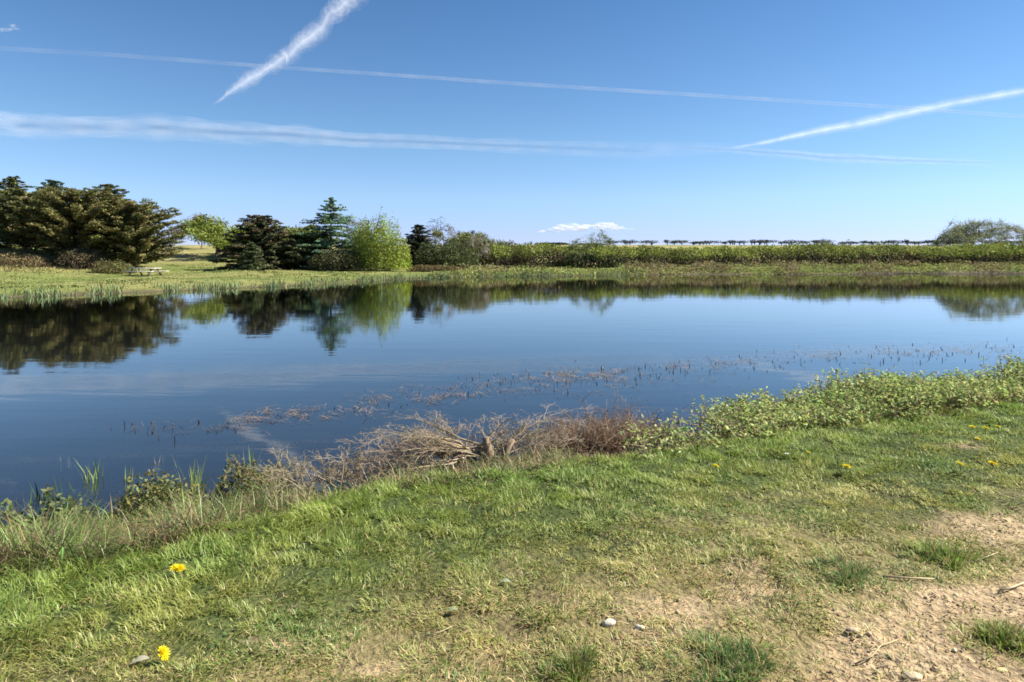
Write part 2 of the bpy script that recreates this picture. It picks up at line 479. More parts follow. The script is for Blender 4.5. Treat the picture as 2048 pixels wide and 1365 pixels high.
def conifer(name, px, d, top, hw, label, cat, col, col2=None, shape='spruce', per=26, size=.26, base_f=.05, group=None, layers=None, dens=1.0, lean=0):
    """whorled conifer: hw half width in photo pixels"""
    b = P(px, d); zt = topz(top, d); H = zt-b[2]; W = hw*d/F
    root = empty(name, b, label, cat, group)
    gt = Geo(); gc = Geo()
    k = 8; hs = np.linspace(0, 1, k)
    ax = np.stack([b[0]+lean*hs**1.5+rng.normal(0, .03, k)*hs, b[1]+rng.normal(0, .03, k)*hs, b[2]-.1+(H+.1)*hs], 1)
    tube(gt, ax, np.linspace(H*.022, .015, k), (.10, .075, .055), 7)
    nl = layers or int((10+H*1.6)*(1.45 if shape == 'spruce' else 1.1)); per = int(per*1.5) if shape != 'larch' else per*2; size *= 1.1
    cents, rads, cols = [], [], []
    for i in range(nl):
        f = base_f + (1-base_f)*((i+.5)/nl)**.9
        if shape == 'spruce':   Lm = W*(1-f)**.68*1.05
        elif shape == 'larch':  Lm = W*(1.02-f**1.7)*random.uniform(.7, 1.1)
        elif shape == 'pine':   Lm = W*math.sqrt(max(0, 1-(max(f-.3, 0)/.72)**2))*(0.75+.25*min(1, f/.3))
        else:                   Lm = W*(1-f**2.2)
        a0 = random.random()*6.28
        nb = max(4, int((8 if shape != 'pine' else 8)*dens*(1-.35*f)))
        f = min(f + random.uniform(-.5, .5)/nl, .985); c0 = np.array([np.interp(f, hs, ax[:, j]) for j in range(3)])
        for j in range(nb):
            a = a0 + 6.283*(j+random.uniform(-.3, .3))/nb
            L = Lm*random.uniform(.65, 1.12)+.08
            rise = {'spruce': -.1+.5*f, 'larch': .12, 'pine': .25, 'dome': .3}.get(shape, .1)
            dv = np.array([math.cos(a), math.sin(a), rise])
            q = np.linspace(0, 1, 5)[:, None]
            pts = c0 + q*dv*L + np.array([0, 0, 1])*(q**2)*L*({'larch': -.1, 'spruce': .05}.get(shape, .05))
            tube(gt, pts, np.linspace(.012+L*.012, .006, 5), (.09, .068, .05), 3, False)
            m = max(2, int(L/(.42 if shape != 'larch' else .36)))
            for e in np.linspace(.28, 1, m):
                cents.append(pts[0] + (pts[-1]-pts[0])*e + rng.normal(0, .07, 3))
                rads.append((.15+.15*min(L, 2.2))*random.uniform(.7, 1.3)*(1.15-.4*e))
                base = np.array(col) if (col2 is None or random.random() > .45) else np.array(col2)
                cols.append(base*random.uniform(.65, 1.4))
    for e in np.linspace(.9, 1.0, 7):      # the leading shoot
        cents.append(np.array([np.interp(e, hs, ax[:, j]) for j in range(3)])); rads.append(.12+1.6*(1-e)); cols.append(np.array(col))
    clump_crown(gc, cents, np.array(rads)*1.15, per, size, cols, .6, .26 if shape != 'pine' else .34)
    gt.build('trunk', M_BARK, root); gc.build('crown', M_NEEDLE, root)
    return root

def broadleaf(name, px, d, top, hw, label, cat, col, leafn=30, size=.24, trunk_f=.12, depth=3, barkc=(.12, .095, .07), group=None,
              kids=(3, 4), lenk=.66, sparse=1.0, spread=.75, cl=.45, stems=1, up=.06, base_z=None, dome=.0):
    b = P(px, d)
    if base_z is not None: b[2] = base_z
    zt = topz(top, d); H = zt-b[2]; W = hw*d/F
    root = empty(name, b, label, cat, group)
    gt = Geo(); gc = Geo(); tips = []
    L0 = 1.0
    for s in range(stems):
        a = 6.283*(s+random.random()*.6)/max(stems, 1)
        lean = .1 if stems == 1 else .55
        branch(gt, (0, 0, -.04), (math.cos(a)*lean, math.sin(a)*lean, 1), L0*(1 if stems == 1 else random.uniform(.8, 1.1)), .020/(1+.25*(stems-1)), depth, barkc, tips, spread, up, kids, 4, .13, .4, lenk, .0035, 5)
    V = np.concatenate(gt.v); T = np.array(tips)
    zm = T[:, 2].max()
    for ax_ in (0, 1):          # the crown stands over its foot
        m_ = (np.percentile(T[:, ax_], 5)+np.percentile(T[:, ax_], 95))/2
        for q in gt.v: q[:, ax_] -= m_*np.clip(q[:, 2]/zm, 0, 1)
        T[:, ax_] -= m_*np.clip(T[:, 2]/zm, 0, 1)
    w0 = [np.percentile(abs(T[:, 0]), 93), np.percentile(abs(T[:, 1]), 93)]
    if dome:
        for q in gt.v + [T]:
            r2 = np.clip((q[:, 0]/w0[0])**2+(q[:, 1]/w0[1])**2, 0, 1.3)
            q[:, 2] = np.minimum(q[:, 2], zm*(1.02-dome*r2**1.3))
            q[:, 2] *= np.where(r2 < .8, 1+.25*(1-r2), 1)
    mx = np.array([w0[0], w0[1], T[:, 2].max()])
    sc = np.array([W/mx[0], W/mx[1], H/mx[2]])
    rs = (sc[0]*sc[1]*sc[2])**(1/3)
    gt.v = [b + v*sc for v in gt.v]
    T = b + T*sc
    gt.build('trunk', M_BARK, root)
    if leafn:
        keep = T[:, 2] > b[2] + H*trunk_f
        T = T[keep]
        if sparse < 1: T = T[rng.random(len(T)) < sparse]
        clump_crown(gc, T, cl*rng.uniform(.6, 1.3, len(T))*H/6, leafn, size, [np.array(col)*random.uniform(.65, 1.35) for _ in T], .25, .75)
        gc.build('crown', M_FAR if d > 20 else M_LEAF, root)
    return root

def bush(name, px0, px1, d, top, label, cat, col, n=9000, size=.22, depthw=None, group=None, stemc=(.11, .085, .06), low=None, rough=.25, sag=.5, twigs=90, base=None, fr=.0):
    """mound of leaves over stems; px0..px1 in photo columns"""
    xa, xb = (px0-1024)*d/F, (px1-1024)*d/F
    W = (xb-xa)/2; cx = (xa+xb)/2
    b = np.array([cx, d, gz(cx, d)]); zt = topz(top, d); H = max(zt-b[2], .3)
    D = depthw or min(W, 2.2)
    root = empty(name, b, label, cat, group)
    gc = Geo(); gs = Geo()
    q = rand_dirs(n); q[:, 2] = abs(q[:, 2])
    rr = rng.random(n)**.28
    x = cx + q[:, 0]*W*rr; y = d + q[:, 1]*D*rr
    fq = max(1, 2.2/W); hm = 1 + (fbm(x*.9*fq+d, y*.9*fq, 51)-.5)*2*rough + (fbm(x*3*fq, y*3*fq, 52)-.5)*rough
    gzz = gz(x, y)
    zz = gzz + np.maximum(q[:, 2], .03)**.7*H*rr*hm
    c = vary(col, n, .2, .1)
    cn = fbm(x*1.3*fq, (zz*1.3+y)*fq, 53)[:, None]
    c = c*(.55+.9*cn)
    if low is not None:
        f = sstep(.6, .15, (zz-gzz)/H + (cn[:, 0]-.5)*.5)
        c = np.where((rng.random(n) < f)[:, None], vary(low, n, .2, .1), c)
    leaves(gc, np.stack([x, y, zz], 1), size*rng.uniform(.5, 1.5, n), size*.55*rng.uniform(.6, 1.3, n), c, .25)
    for k in range(twigs):
        a = random.uniform(0, 6.283); r = math.sqrt(random.random())*.8
        q1 = .5*r; p0 = np.array([cx+math.cos(a)*W*q1, d+math.sin(a)*D*q1, 0]); p0[2] = gz(p0[0], p0[1])-.03
        hh = H*math.sqrt(max(.05, 1-r*r))*random.uniform(.7, 1.05+fr)
        e = np.array([cx+math.cos(a)*W*r, d+math.sin(a)*D*r, p0[2]+hh]) + [random.uniform(-.2, .2)*hh, random.uniform(-.2, .2)*hh, 0]
        tr_ = .02 if d > 20 else .005
        tube(gs, [p0, (p0+e)/2+rng.normal(0, .04*hh, 3), e], [tr_, tr_*.65, tr_*.3], stemc, 3, False)
    gs.build('stems', M_BARK, root); gc.build('foliage', M_FAR if d > 20 else M_LEAF, root)
    return root

OLIVE = (.175, .18, .062); OLIVB = (.205, .182, .072); DKG = (.11, .13, .055); BLUEG = (.08, .125, .07)
# the pine grove on the left
conifer('pine_tree', -75, 72, 372, 95, 'tall olive pine cut off by the left edge of the picture', 'tree', DKG, OLIVE, 'pine', 26, .26, .1)
conifer('pine_tree', 25, 74, 356, 80, 'tallest dark pine of the left grove with a pointed top', 'tree', DKG, OLIVE, 'spruce', 28, .26, .08)
conifer('pine_tree', 105, 77, 362, 88, 'blue green pine with a spiky top behind the grove, between two taller tops', 'tree', BLUEG, DKG, 'spruce', 28, .26, .1)
conifer('pine_tree', 216, 72, 372, 100, 'pointed conifer at the right of the pine grove with stepped side boughs', 'tree', DKG, OLIVE, 'spruce', 30, .26, .05)
conifer('pine_tree', 52, 67, 388, 92, 'broad olive pine low in the left grove beside the picture edge', 'tree', OLIVE, DKG, 'pine', 30, .24, .1)
conifer('pine_tree', 155, 65, 386, 105, 'wide round brownish pine at the front of the left grove', 'tree', OLIVB, OLIVE, 'pine', 30, .24, .12)
conifer('pine_tree', 268, 66, 412, 92, 'lowest bushy pine leaning over the lawn behind the picnic table', 'tree', OLIVE, OLIVB, 'pine', 32, .24, .02)
# the middle group
broadleaf('hedgerow_tree', 402, 104, 432, 42, 'half bare grey brown tree crown beyond the gap in the trees', 'tree', (.19, .17, .09), 26, .22, .2, 4, cl=.9, dome=.3)
broadleaf('hedgerow_tree', 432, 94, 440, 98, 'yellow green spring tree behind the gap right of the pines', 'tree', (.20, .25, .04), 150, .36, .1, cl=1.5, dome=.3)
bush('shrub', 540, 650, 89, 458, 'yellow green shrub belt behind the squeezed blackish conifer', 'shrub', (.20, .24, .05), 5000, .26, 2.0, rough=.3)
broadleaf('hedgerow_tree', 596, 92, 456, 58, 'yellow green tree between the dark conifer and the blue green one', 'tree', (.20, .24, .045), 150, .36, .1, cl=1.4, dome=.3)
conifer('dark_conifer', 522, 69, 434, 96, 'very dark bushy conifer whose shadow falls on the lawn', 'tree', (.09, .105, .048), (.145, .115, .06), 'spruce', 34, .26, .02)
conifer('dark_conifer', 602, 70, 470, 60, 'low blackish conifer squeezed behind the big dark one', 'tree', (.085, .105, .045), (.10, .115, .045), 'dome', 30, .25, .02)
conifer('young_conifer', 504, 62, 487, 26, 'small pale young conifer in front of the dark conifer', 'tree', (.11, .14, .06), (.09, .12, .05), 'spruce', 20, .16, .04)
conifer('larch_tree', 662, 70, 396, 78, 'blue green larch with open tiered boughs, tallest of the middle trees', 'tree', (.15, .25, .16), (.18, .26, .12), 'larch', 19, .22, .04, layers=26, dens=.85)
bush('shrub', 560, 672, 71, 468, 'dark green bushy growth behind the foot of the blue green larch', 'shrub', (.075, .095, .04), 7000, .24, 2.0)
bush('shrub', 610, 745, 67, 500, 'dark olive shrub under the blue green larch at the water', 'shrub', (.10, .10, .04), 6000, .2, 2.2)
bush('shrub', 684, 762, 75, 456, 'mid green shrub filling the space between larch and willow', 'shrub', (.13, .16, .055), 4500, .22, 1.8, rough=.4)
broadleaf('grey_tree', 722, 73, 432, 45, 'twiggy grey green tree left behind the bright willow', 'tree', (.15, .17, .08), 22, .2, .1, 3, cl=.7)
root = bush('willow_tree', 700, 824, 68, 434, 'bright yellow green willow with foliage down to the bank', 'tree', (.25, .31, .045), 12500, .2, 2.6, rough=.42, twigs=60)
conifer('dark_conifer', 838, 79, 452, 46, 'dark conifer half hidden behind the right of the willow', 'tree', (.05, .06, .035), (.07, .075, .04), 'spruce', 26, .25, .03)
broadleaf('bare_tree', 874, 86, 432, 52, 'bare grey tree with a round twiggy crown right of the willow', 'tree', (.12, .1, .07), 0, .2, .1, 4, (.13, .11, .095), kids=(4, 5), dome=.5)
broadleaf('budding_tree', 922, 85, 463, 46, 'olive budding tree between two bare trees', 'tree', (.16, .18, .05), 50, .25, .1, 3, cl=.8)
broadleaf('bare_tree', 957, 78, 460, 26, 'thin pale trunked bare tree on the bank left of the hedge', 'tree', (.12, .1, .07), 0, .2, .1, 4, (.30, .26, .21), kids=(4, 5), dome=.4)
bush('shrub', 880, 1000, 82, 467, 'rounded olive shrub behind the bare trees', 'shrub', (.16, .17, .055), 6000, .24, 2.5)
bush('shrub', 822, 960, 76, 482, 'dark green shrub bank under the bare trees', 'shrub', (.08, .10, .035), 8000, .24, 3.0)
bush('shrub', 930, 1060, 84, 482, 'yellow olive shrub at the left end of the far hedge', 'shrub', (.16, .17, .045), 7000, .24, 3.0)
bush('bramble', 812, 930, 70, 531, 'olive brown bramble patch between the willow and the reeds', 'bramble', (.16, .125, .055), 3000, .18, 1.5, twigs=60)
# scrub under the pines
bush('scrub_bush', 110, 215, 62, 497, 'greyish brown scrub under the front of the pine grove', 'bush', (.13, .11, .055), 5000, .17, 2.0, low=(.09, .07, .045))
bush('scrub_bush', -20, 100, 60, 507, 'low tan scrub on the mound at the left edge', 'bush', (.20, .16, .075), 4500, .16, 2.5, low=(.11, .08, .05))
bush('scrub_bush', 185, 270, 59, 522, 'small olive scrub left of the picnic table', 'bush', (.15, .145, .05), 3500, .15, 1.6)

# far hedge along the right shore
def hedge(name, px, tops, d0, d1, label, cat, n, col, low, dep=2.2):
    b = P((px[0]+px[-1])/2, (d0+d1)/2)
    root = empty(name, b, label, cat)
    gc = Geo(); gs = Geo()
    u = rng.random(n)
    pc = px[0] + (px[-1]-px[0])*u
    d = d0 + (d1-d0)*u + (fbm(pc*.03, pc*0, 61)-.5)*3
    H = topz(np.interp(pc, px, tops), d) - gz((pc-1024)*d/F, d)
    a = rng.uniform(0, math.pi, n); rr = rng.random(n)**.3
    X = (pc-1024)*d/F + rng.normal(0, .2, n)
    hm = 1 + (fbm(X*.35, X*0, 62)-.5)*.35 + (fbm(X*1.6, np.cos(a)*2, 63)-.5)*.35
    Y = d - np.cos(a)*dep*rr*(1+.3*np.sin(a))
    Z = gz(X, Y) + np.sin(a)**.6*H*rr*hm
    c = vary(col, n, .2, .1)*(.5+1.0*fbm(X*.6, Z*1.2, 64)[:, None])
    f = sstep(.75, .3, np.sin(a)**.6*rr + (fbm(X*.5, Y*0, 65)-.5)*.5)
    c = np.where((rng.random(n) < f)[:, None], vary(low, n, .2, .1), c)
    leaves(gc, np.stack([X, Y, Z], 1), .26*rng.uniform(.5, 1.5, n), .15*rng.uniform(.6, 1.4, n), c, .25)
    for k in range(n//60):
        i = random.randrange(n)
        p0 = np.array([X[i], Y[i], gz(X[i], Y[i])-.05]); e = p0 + [random.uniform(-.5, .5), random.uniform(-.5, .5), H[i]*random.uniform(.6, 1.1)]
        tube(gs, [p0, (p0+e)/2+rng.normal(0, .1, 3), e], [.025, .018, .008], (.10, .075, .05), 3, False)
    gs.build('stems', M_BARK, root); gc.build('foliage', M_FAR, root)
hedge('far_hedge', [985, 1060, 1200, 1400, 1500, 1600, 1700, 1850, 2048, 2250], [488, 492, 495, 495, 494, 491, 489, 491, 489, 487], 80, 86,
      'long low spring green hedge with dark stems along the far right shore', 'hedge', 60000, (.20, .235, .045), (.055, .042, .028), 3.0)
bush('shrub', 1110, 1262, 79, 505, 'dark rounded shrub below the sparse tree in the far hedge', 'shrub', (.06, .075, .03), 6000, .22, 2.2)
broadleaf('sparse_tree', 1182, 83, 458, 50, 'small sparse spring tree rising from the far hedge under the cloud', 'tree', (.20, .24, .09), 9, .15, .2, 4, (.13, .11, .07), stems=4, dome=.5)
broadleaf('sparse_tree', 1966, 94, 432, 76, 'large sparse dome shaped tree above the hedge at the right edge', 'tree', (.31, .35, .15), 6, .15, .15, 4, (.15, .125, .08), stems=6, kids=(3, 5), spread=.8, dome=.55, cl=.5)
bush('shrub', 1890, 2060, 91, 488, 'dark shrub mass round the foot of the dome shaped tree', 'shrub', (.055, .065, .03), 6000, .25, 2.0)
bush('shrub', 1990, 2120, 86, 487, 'bright olive bush at the right picture edge', 'shrub', (.16, .18, .04), 5000, .24, 2.0)
broadleaf('twiggy_bush', 1660, 90, 477, 34, 'low twiggy bush with bare tips on the far hedge line', 'bush', (.13, .13, .07), 4, .18, .25, 3, (.14, .11, .09), stems=4)
bush('field_hedge', 1068, 1140, 150, 486, 'short dark hedge piece on the field edge left of the sparse tree', 'hedge', (.045, .055, .03), 2500, .4, 1.5)
bush('field_hedge', 1150, 1215, 150, 487, 'second short dark hedge piece behind the sparse tree', 'hedge', (.05, .055, .03), 2000, .4, 1.5)

# row of wind-clipped trees on the skyline
def skyline_tree(px, wpx, k):
    d = 318 + random.uniform(-6, 6)
    b = P(px, d); W = wpx*d/F/2; H = topz(481.0+random.uniform(-1.5, 2.8), d)-b[2]
    root = empty('skyline_tree', b, 'small flat topped tree in the row along the far field skyline', 'tree', 'flat topped trees along the field skyline')
    gt = Geo(); gc = Geo()
    for j in range(random.randint(1, 3)):
        x0 = b[0] + random.uniform(-.4, .4)*W
        tube(gt, [[x0, d, b[2]-.1], [x0+random.uniform(-.5, .5), d, b[2]+H*.75]], [.22, .15], (.08, .065, .05), 4)
        for s in (-1, 1):
            tube(gt, [[x0, d, b[2]+H*.3], [x0+s*W*random.uniform(.3, .6), d, b[2]+H*.8]], [.12, .08], (.08, .065, .05), 3)
    n = int(240*W/4)
    q = rand_dirs(n)*(rng.random((n, 1))**.4)
    c = b + np.array([0, 0, H*.68]) + q*np.array([W, W*.8, H*.36])*rng.uniform(.75, 1.15, (n, 1))
    leaves(gc, c, .75*rng.uniform(.5, 1.3, n), .42, vary((.04, .052, .035), n), .4)
    gt.build('trunk', M_BARK, root); gc.build('crown', M_FAR, root)
px = 1222; k = 0
while px < 2120:
    wpx = random.choice([random.uniform(14, 26), random.uniform(24, 60)])
    skyline_tree(px, wpx, k); px += .86*wpx*random.choice([random.uniform(.5, .8), random.uniform(.7, 1.0), random.uniform(.85, 1.12)]); k += 1

# ------------------------------------------------------------------ far shore plants
g = Geo()
n = 4200
t_ = rng.random(n)
X = np.interp(t_, [0, .62, 1], [-30, -6, 14]); 
Y = np.interp(X, FE[:, 0], FE[:, 1])
off = rng.normal(.2, .8, n); Y = Y + off
z = np.maximum(gz(X, Y), -.12)
clump = fbm(X*1.4, Y*.7, 71)
k_ = rng.random(n) < sstep(.3, .6, clump); X, Y, z, clump, off = [q[k_] for q in (X, Y, z, clump, off)]; n = len(X)
H = rng.uniform(.2, .5, n)*(.4+clump)
c = lerp((.24, .30, .14), (.17, .25, .10), rng.random(n)); br = rng.random(n) < .22*sstep(.6, .4, clump)+.06
c = np.where(br[:, None], vary((.30, .23, .12), n), vary((1, 1, 1), n, .2, .06)*c)
blades(g, np.stack([X, Y, z], 1), H, .06, rng.uniform(.05, .45, n), c)
tag(g.build('iris_reeds', M_FAR), 'pale green reed fringe along the far left and middle waterline', 'reeds', kind='stuff')
g = Geo()
n = 44000
X = rng.uniform(-8, 100, n); off = rng.gamma(2.0, 2.0, n)
Y = np.interp(X, FE[:, 0], FE[:, 1]) + off - .4
z = gz(X, Y); cl = fbm(X*.35, Y*.35, 73)
H = (.15+.75*sstep(.35, .7, cl))*sstep(0, 1, off+.4)
zz = np.maximum(z, -.02) + rng.random(n)*H
c = np.where((cl > .60)[:, None], vary((.22, .18, .085), n), vary((.24, .27, .08), n))
leaves(g, np.stack([X, Y, zz], 1), .26*rng.uniform(.5, 1.4, n), .12, c, .2)
tag(g.build('shore_plants', M_FAR), 'low mixed green and brown plants along the far right waterline', 'shore plants', kind='stuff')
# rough grass on the far lawn and mound
g = Geo()
n = 60000
X = rng.uniform(-62, -4, n); tfo = rng.uniform(.3, 52, n)**1.0
Y = np.interp(X, FE[:, 0], FE[:, 1]) + tfo
ok = (Y < 112) & (abs(X/Y) < .95); X, Y = X[ok], Y[ok]; n = len(X)
mo = np.exp(-((X+53)/13)**2-((Y-64)/14)**2)
tanf = np.clip(sstep(78, 95, Y) + sstep(.12, .5, mo) + sstep(.5, .7, fbm(X*.22, Y*.22, 41))*.35, 0, 1)
c = lerp((.17, .215, .055), (.32, .28, .12), np.clip(tanf + rng.normal(0, .15, n), 0, 1))
H = .035 + .28*sstep(.2, .6, mo) + .12*sstep(.55, .8, fbm(X*.5, Y*.5, 75))*sstep(4, 9, np.hypot(X+31, Y-54))
blades(g, np.stack([X, Y, gz(X, Y)], 1), H*rng.uniform(.6, 1.3, n), .09, rng.uniform(.2, .8, n), vary((1, 1, 1), n, .18, .05)*c)
tag(g.build('lawn_grass', M_FAR), 'rough green and straw coloured grass on the far lawn and mound', 'grass', kind='stuff')

# ------------------------------------------------------------------ picnic table
b = P(290, 55)
root = empty('picnic_table', b, 'pale weathered wooden picnic table on the far lawn before the pines', 'picnic table', rz=R(-16))
th = R(-16); RM = np.array([[math.cos(th), -math.sin(th), 0], [math.sin(th), math.cos(th), 0], [0, 0, 1]])
wc = (.72, .68, .56); dk = (.16, .13, .10)
def tb(g, x, y, z, sx, sy, sz, col, M=None):
    q = RM @ np.array([x, y, 0]); box(g, b[0]+q[0], b[1]+q[1], b[2]+z, sx, sy, sz, col, RM if M is None else RM @ M)
g = Geo()
for k in range(5): tb(g, 0, (k-2)*.165, .64, 2.7, .15, .05, wc)
g.build('tabletop', M_WOOD, root)
for s in (-1, 1):
    g = Geo()
    for k in (0, 1): tb(g, 0.1, s*(.72+k*.15), .38, 3.0, .135, .05, wc)
    g.build('bench_seat', M_WOOD, root)
for e in (-1, 1):
    for s in (-1, 1):
        g = Geo(); a = s*R(32); M = np.array([[1, 0, 0], [0, math.cos(a), -math.sin(a)], [0, math.sin(a), math.cos(a)]])
        tb(g, e*1.0, s*.5, .30, .09, .11, .76, dk, M)
        g.build('leg', M_WOOD, root)
    g = Geo(); tb(g, e*1.0+.07, 0, .33, .05, 1.7, .09, dk); g.build('crossbeam', M_WOOD, root)

# ------------------------------------------------------------------ near grass
def pts_in(n, x0, x1, y0, y1):
    return rng.uniform(x0, x1, n), rng.uniform(y0, y1, n)
g = Geo()
X, Y = pts_in(4200000, -8, 16, .9, 12.5)
dd = np.hypot(X, Y)
dens = np.clip((2.6/np.maximum(dd, 1.2))**1.15, 0, 1)*np.where(abs(X)/np.maximum(Y, .1) < .95, 1, .35)
tn = near_t(X, Y); ba = bare(X, Y); dr = dry(X, Y)
clump = fbm(X*8, Y*10, 81); big = fbm(X*1.6, Y*1.6, 83)
keep = (rng.random(len(X)) < dens*(1+.2*dr)*(1-.9*ba)*(.10+1.6*sstep(.32, .6, clump))) & (tn < .05+.3*(big-.5)+.25*sstep(-1, 1.5, X))
X, Y, tn, ba, dr, clump, big = [a[keep] for a in (X, Y, tn, ba, dr, clump, big)]
n = len(X)
print('grass blades', n)
lush = sstep(-1.5, -.1, tn)
H = (.012+.040*clump)*(1+.45*lush+.6*sstep(.5, .75, big))*(1-.1*dr)*rng.uniform(.5, 1.6, n)
W = np.where(rng.random(n) < .10, .006, .0036)*(1+.10*np.maximum(np.hypot(X, Y)-2.5, 0))
green = lerp((.275, .335, .08), (.46, .465, .13), sstep(.3, .75, fbm(X*2.3, Y*2.3, 85)))
green = lerp(green, (.17, .29, .07), .7*sstep(.52, .72, fbm(X*1.2+3, Y*2.2, 87)))
green = lerp(green, (.31, .44, .08), lush*.6)
isdry = rng.random(n) < np.clip(.08 + .44*dr + .3*ba, 0, .85)
c = np.where(isdry[:, None], vary((.50, .41, .20), n, .25, .08), green*vary((1, 1, 1), n, .33, .08))
lean = np.where(isdry, rng.uniform(.8, 1.5, n), rng.uniform(.4, 1.3, n)+.25*dr)
az = vnoise(X*1.7, Y*1.7, 88)*12.6 + vnoise(X*5, Y*5, 89)*5 + rng.normal(0, 1.0, n)
blades(g, np.stack([X, Y, gz(X, Y)-.004], 1), H, W, lean, c, az)
tag(g.build('lawn_turf', M_GRASS), 'short green and straw coloured grass on the near bank', 'grass', kind='stuff')
# broad low leaves among the grass (clover)
g = Geo()
X, Y = pts_in(260000, -6, 12, 1.2, 10)
m = (fbm(X*1.2+3, Y*2.2, 87) > .53) & (near_t(X, Y) < 0) & (bare(X, Y) < .3) & (dry(X, Y) < .6) & (rng.random(len(X)) < np.clip(2.6/np.hypot(X, Y), 0, 1)*.7)
X, Y = X[m], Y[m]; n = len(X)
leaves(g, np.stack([X, Y, gz(X, Y)+rng.uniform(.008, .035, n)], 1), rng.uniform(.010, .022, n), rng.uniform(.010, .018, n), vary((.12, .18, .05), n, .25, .08), .5)
tag(g.build('clover', M_LEAF), 'dark green clover leaves among the near grass', 'clover', kind='stuff')
# straw and crumbs on the bare earth
g = Geo()
X, Y = pts_in(70000, -3, 9, 1.3, 6)
m = (rng.random(len(X)) < .10+.5*bare(X, Y)+.15*dry(X, Y)) & (near_t(X, Y) < -.4); X, Y = X[m], Y[m]; n = len(X)
blades(g, np.stack([X, Y, gz(X, Y)+.004], 1), rng.uniform(.015, .07, n), rng.uniform(.0015, .004, n), rng.uniform(1.35, 1.55, n), vary((.48, .38, .20), n, .25, .06), bend=.1)
tag(g.build('loose_straw', M_DRYG), 'bits of dry straw strewn over the worn ground', 'straw', kind='stuff')
g = Geo()
X, Y = pts_in(60000, -1, 8, 1.3, 5.5)
m = (rng.random(len(X)) < bare(X, Y)**1.5) & (near_t(X, Y) < -.5); X, Y = X[m], Y[m]; n = len(X)
r = rng.gamma(2, .0016, n)+.0015
oc = np.array([[1, 0, 0], [-1, 0, 0], [0, 1, 0], [0, -1, 0], [0, 0, .7], [0, 0, -.7]], float)
V = np.stack([X, Y, gz(X, Y)+r*.2], 1)[:, None] + oc[None]*r[:, None, None]*rng.uniform(.6, 1.4, (n, 6, 1))
fi = np.array([[0, 2, 4], [2, 1, 4], [1, 3, 4], [3, 0, 4], [2, 0, 5], [1, 2, 5], [3, 1, 5], [0, 3, 5]])
g.add(V.reshape(-1, 3), [(np.arange(n)[:, None, None]*6+fi[None]).reshape(-1, 3)], np.repeat(vary((.36, .27, .16), n, .3, .06), 6, 0))
tag(g.build('soil_crumbs', M_STONE), 'small crumbs of earth and grit on the bare ground', 'grit', kind='stuff')

def gp(x, y, dz=0):
    """near ground point seen at photo pixel x, y"""
    d = F*(HC-.6)/(y-HY)
    for _ in range(6):
        X = (x-1024)*d/F; d = F*(HC-dz-float(gz(X, d)))/(y-HY)
    X = (x-1024)*d/F
    return np.array([X, d, float(gz(X, d))])
def wp(x, y):
    d = F*HC/(y-HY); return np.array([(x-1024)*d/F, d, 0])

# ------------------------------------------------------------------ grass tufts standing out of the soil
def tuft(px, py, rx, n, H, label, col):
    b = gp(px, py); root = Geo()
    sx = rx*b[1]/F
    m = 9; ca = rng.uniform(0, 6.283, m); cr = rng.random(m)**.6*.75; cw = rng.uniform(.12, .38, m)
    k = rng.integers(0, m, n); a = rng.uniform(0, 6.283, n); r = rng.random(n)**.6
    halo = rng.random(n) < .22
    lx = np.where(halo, np.cos(a)*r*1.25, np.cos(ca[k])*cr[k] + np.cos(a)*r*cw[k])
    ly = np.where(halo, np.sin(a)*r*1.25, np.sin(ca[k])*cr[k] + np.sin(a)*r*cw[k])
    x = b[0]+lx*sx; y = b[1]+ly*sx*.75
    r = np.hypot(lx, ly)
    z = gz(x, y) - .004
    az = a + rng.normal(0, .7, n)
    cc = np.where((rng.random(n) < .32)[:, None], vary((.38, .30, .14), n), vary(np.array(col)*1.35, n, .28, .08))
    q = np.stack([x, y, z], 1)-b
    blades(root, q, H*rng.uniform(.4, 1.2, n), .004, np.clip(.45+.6*r+rng.normal(0, .35, n), .1, 1.5), cc, az)
    o = root.build('grass_tuft', M_GRASS); o.location = b
    return tag(o, label, 'grass tuft', 'grass tufts on the bare earth')
tuft(1900, 1120, 75, 1500, .075, 'green grass tuft on bare soil at the upper right, casting a dark shadow', (.13, .20, .035))
tuft(2005, 1292, 78, 1500, .075, 'grass tuft on the earth cut by the right picture edge', (.15, .20, .04))
tuft(1440, 1335, 120, 2600, .06, 'broad flat green tuft at the bottom edge of the worn ground', (.09, .16, .04))
tuft(1690, 1150, 80, 1700, .06, 'grey green tuft in the straw left of the shadowed tuft', (.11, .17, .05))
tuft(1140, 1345, 95, 1700, .06, 'olive tuft at the bottom centre beside a bare patch', (.13, .18, .04))

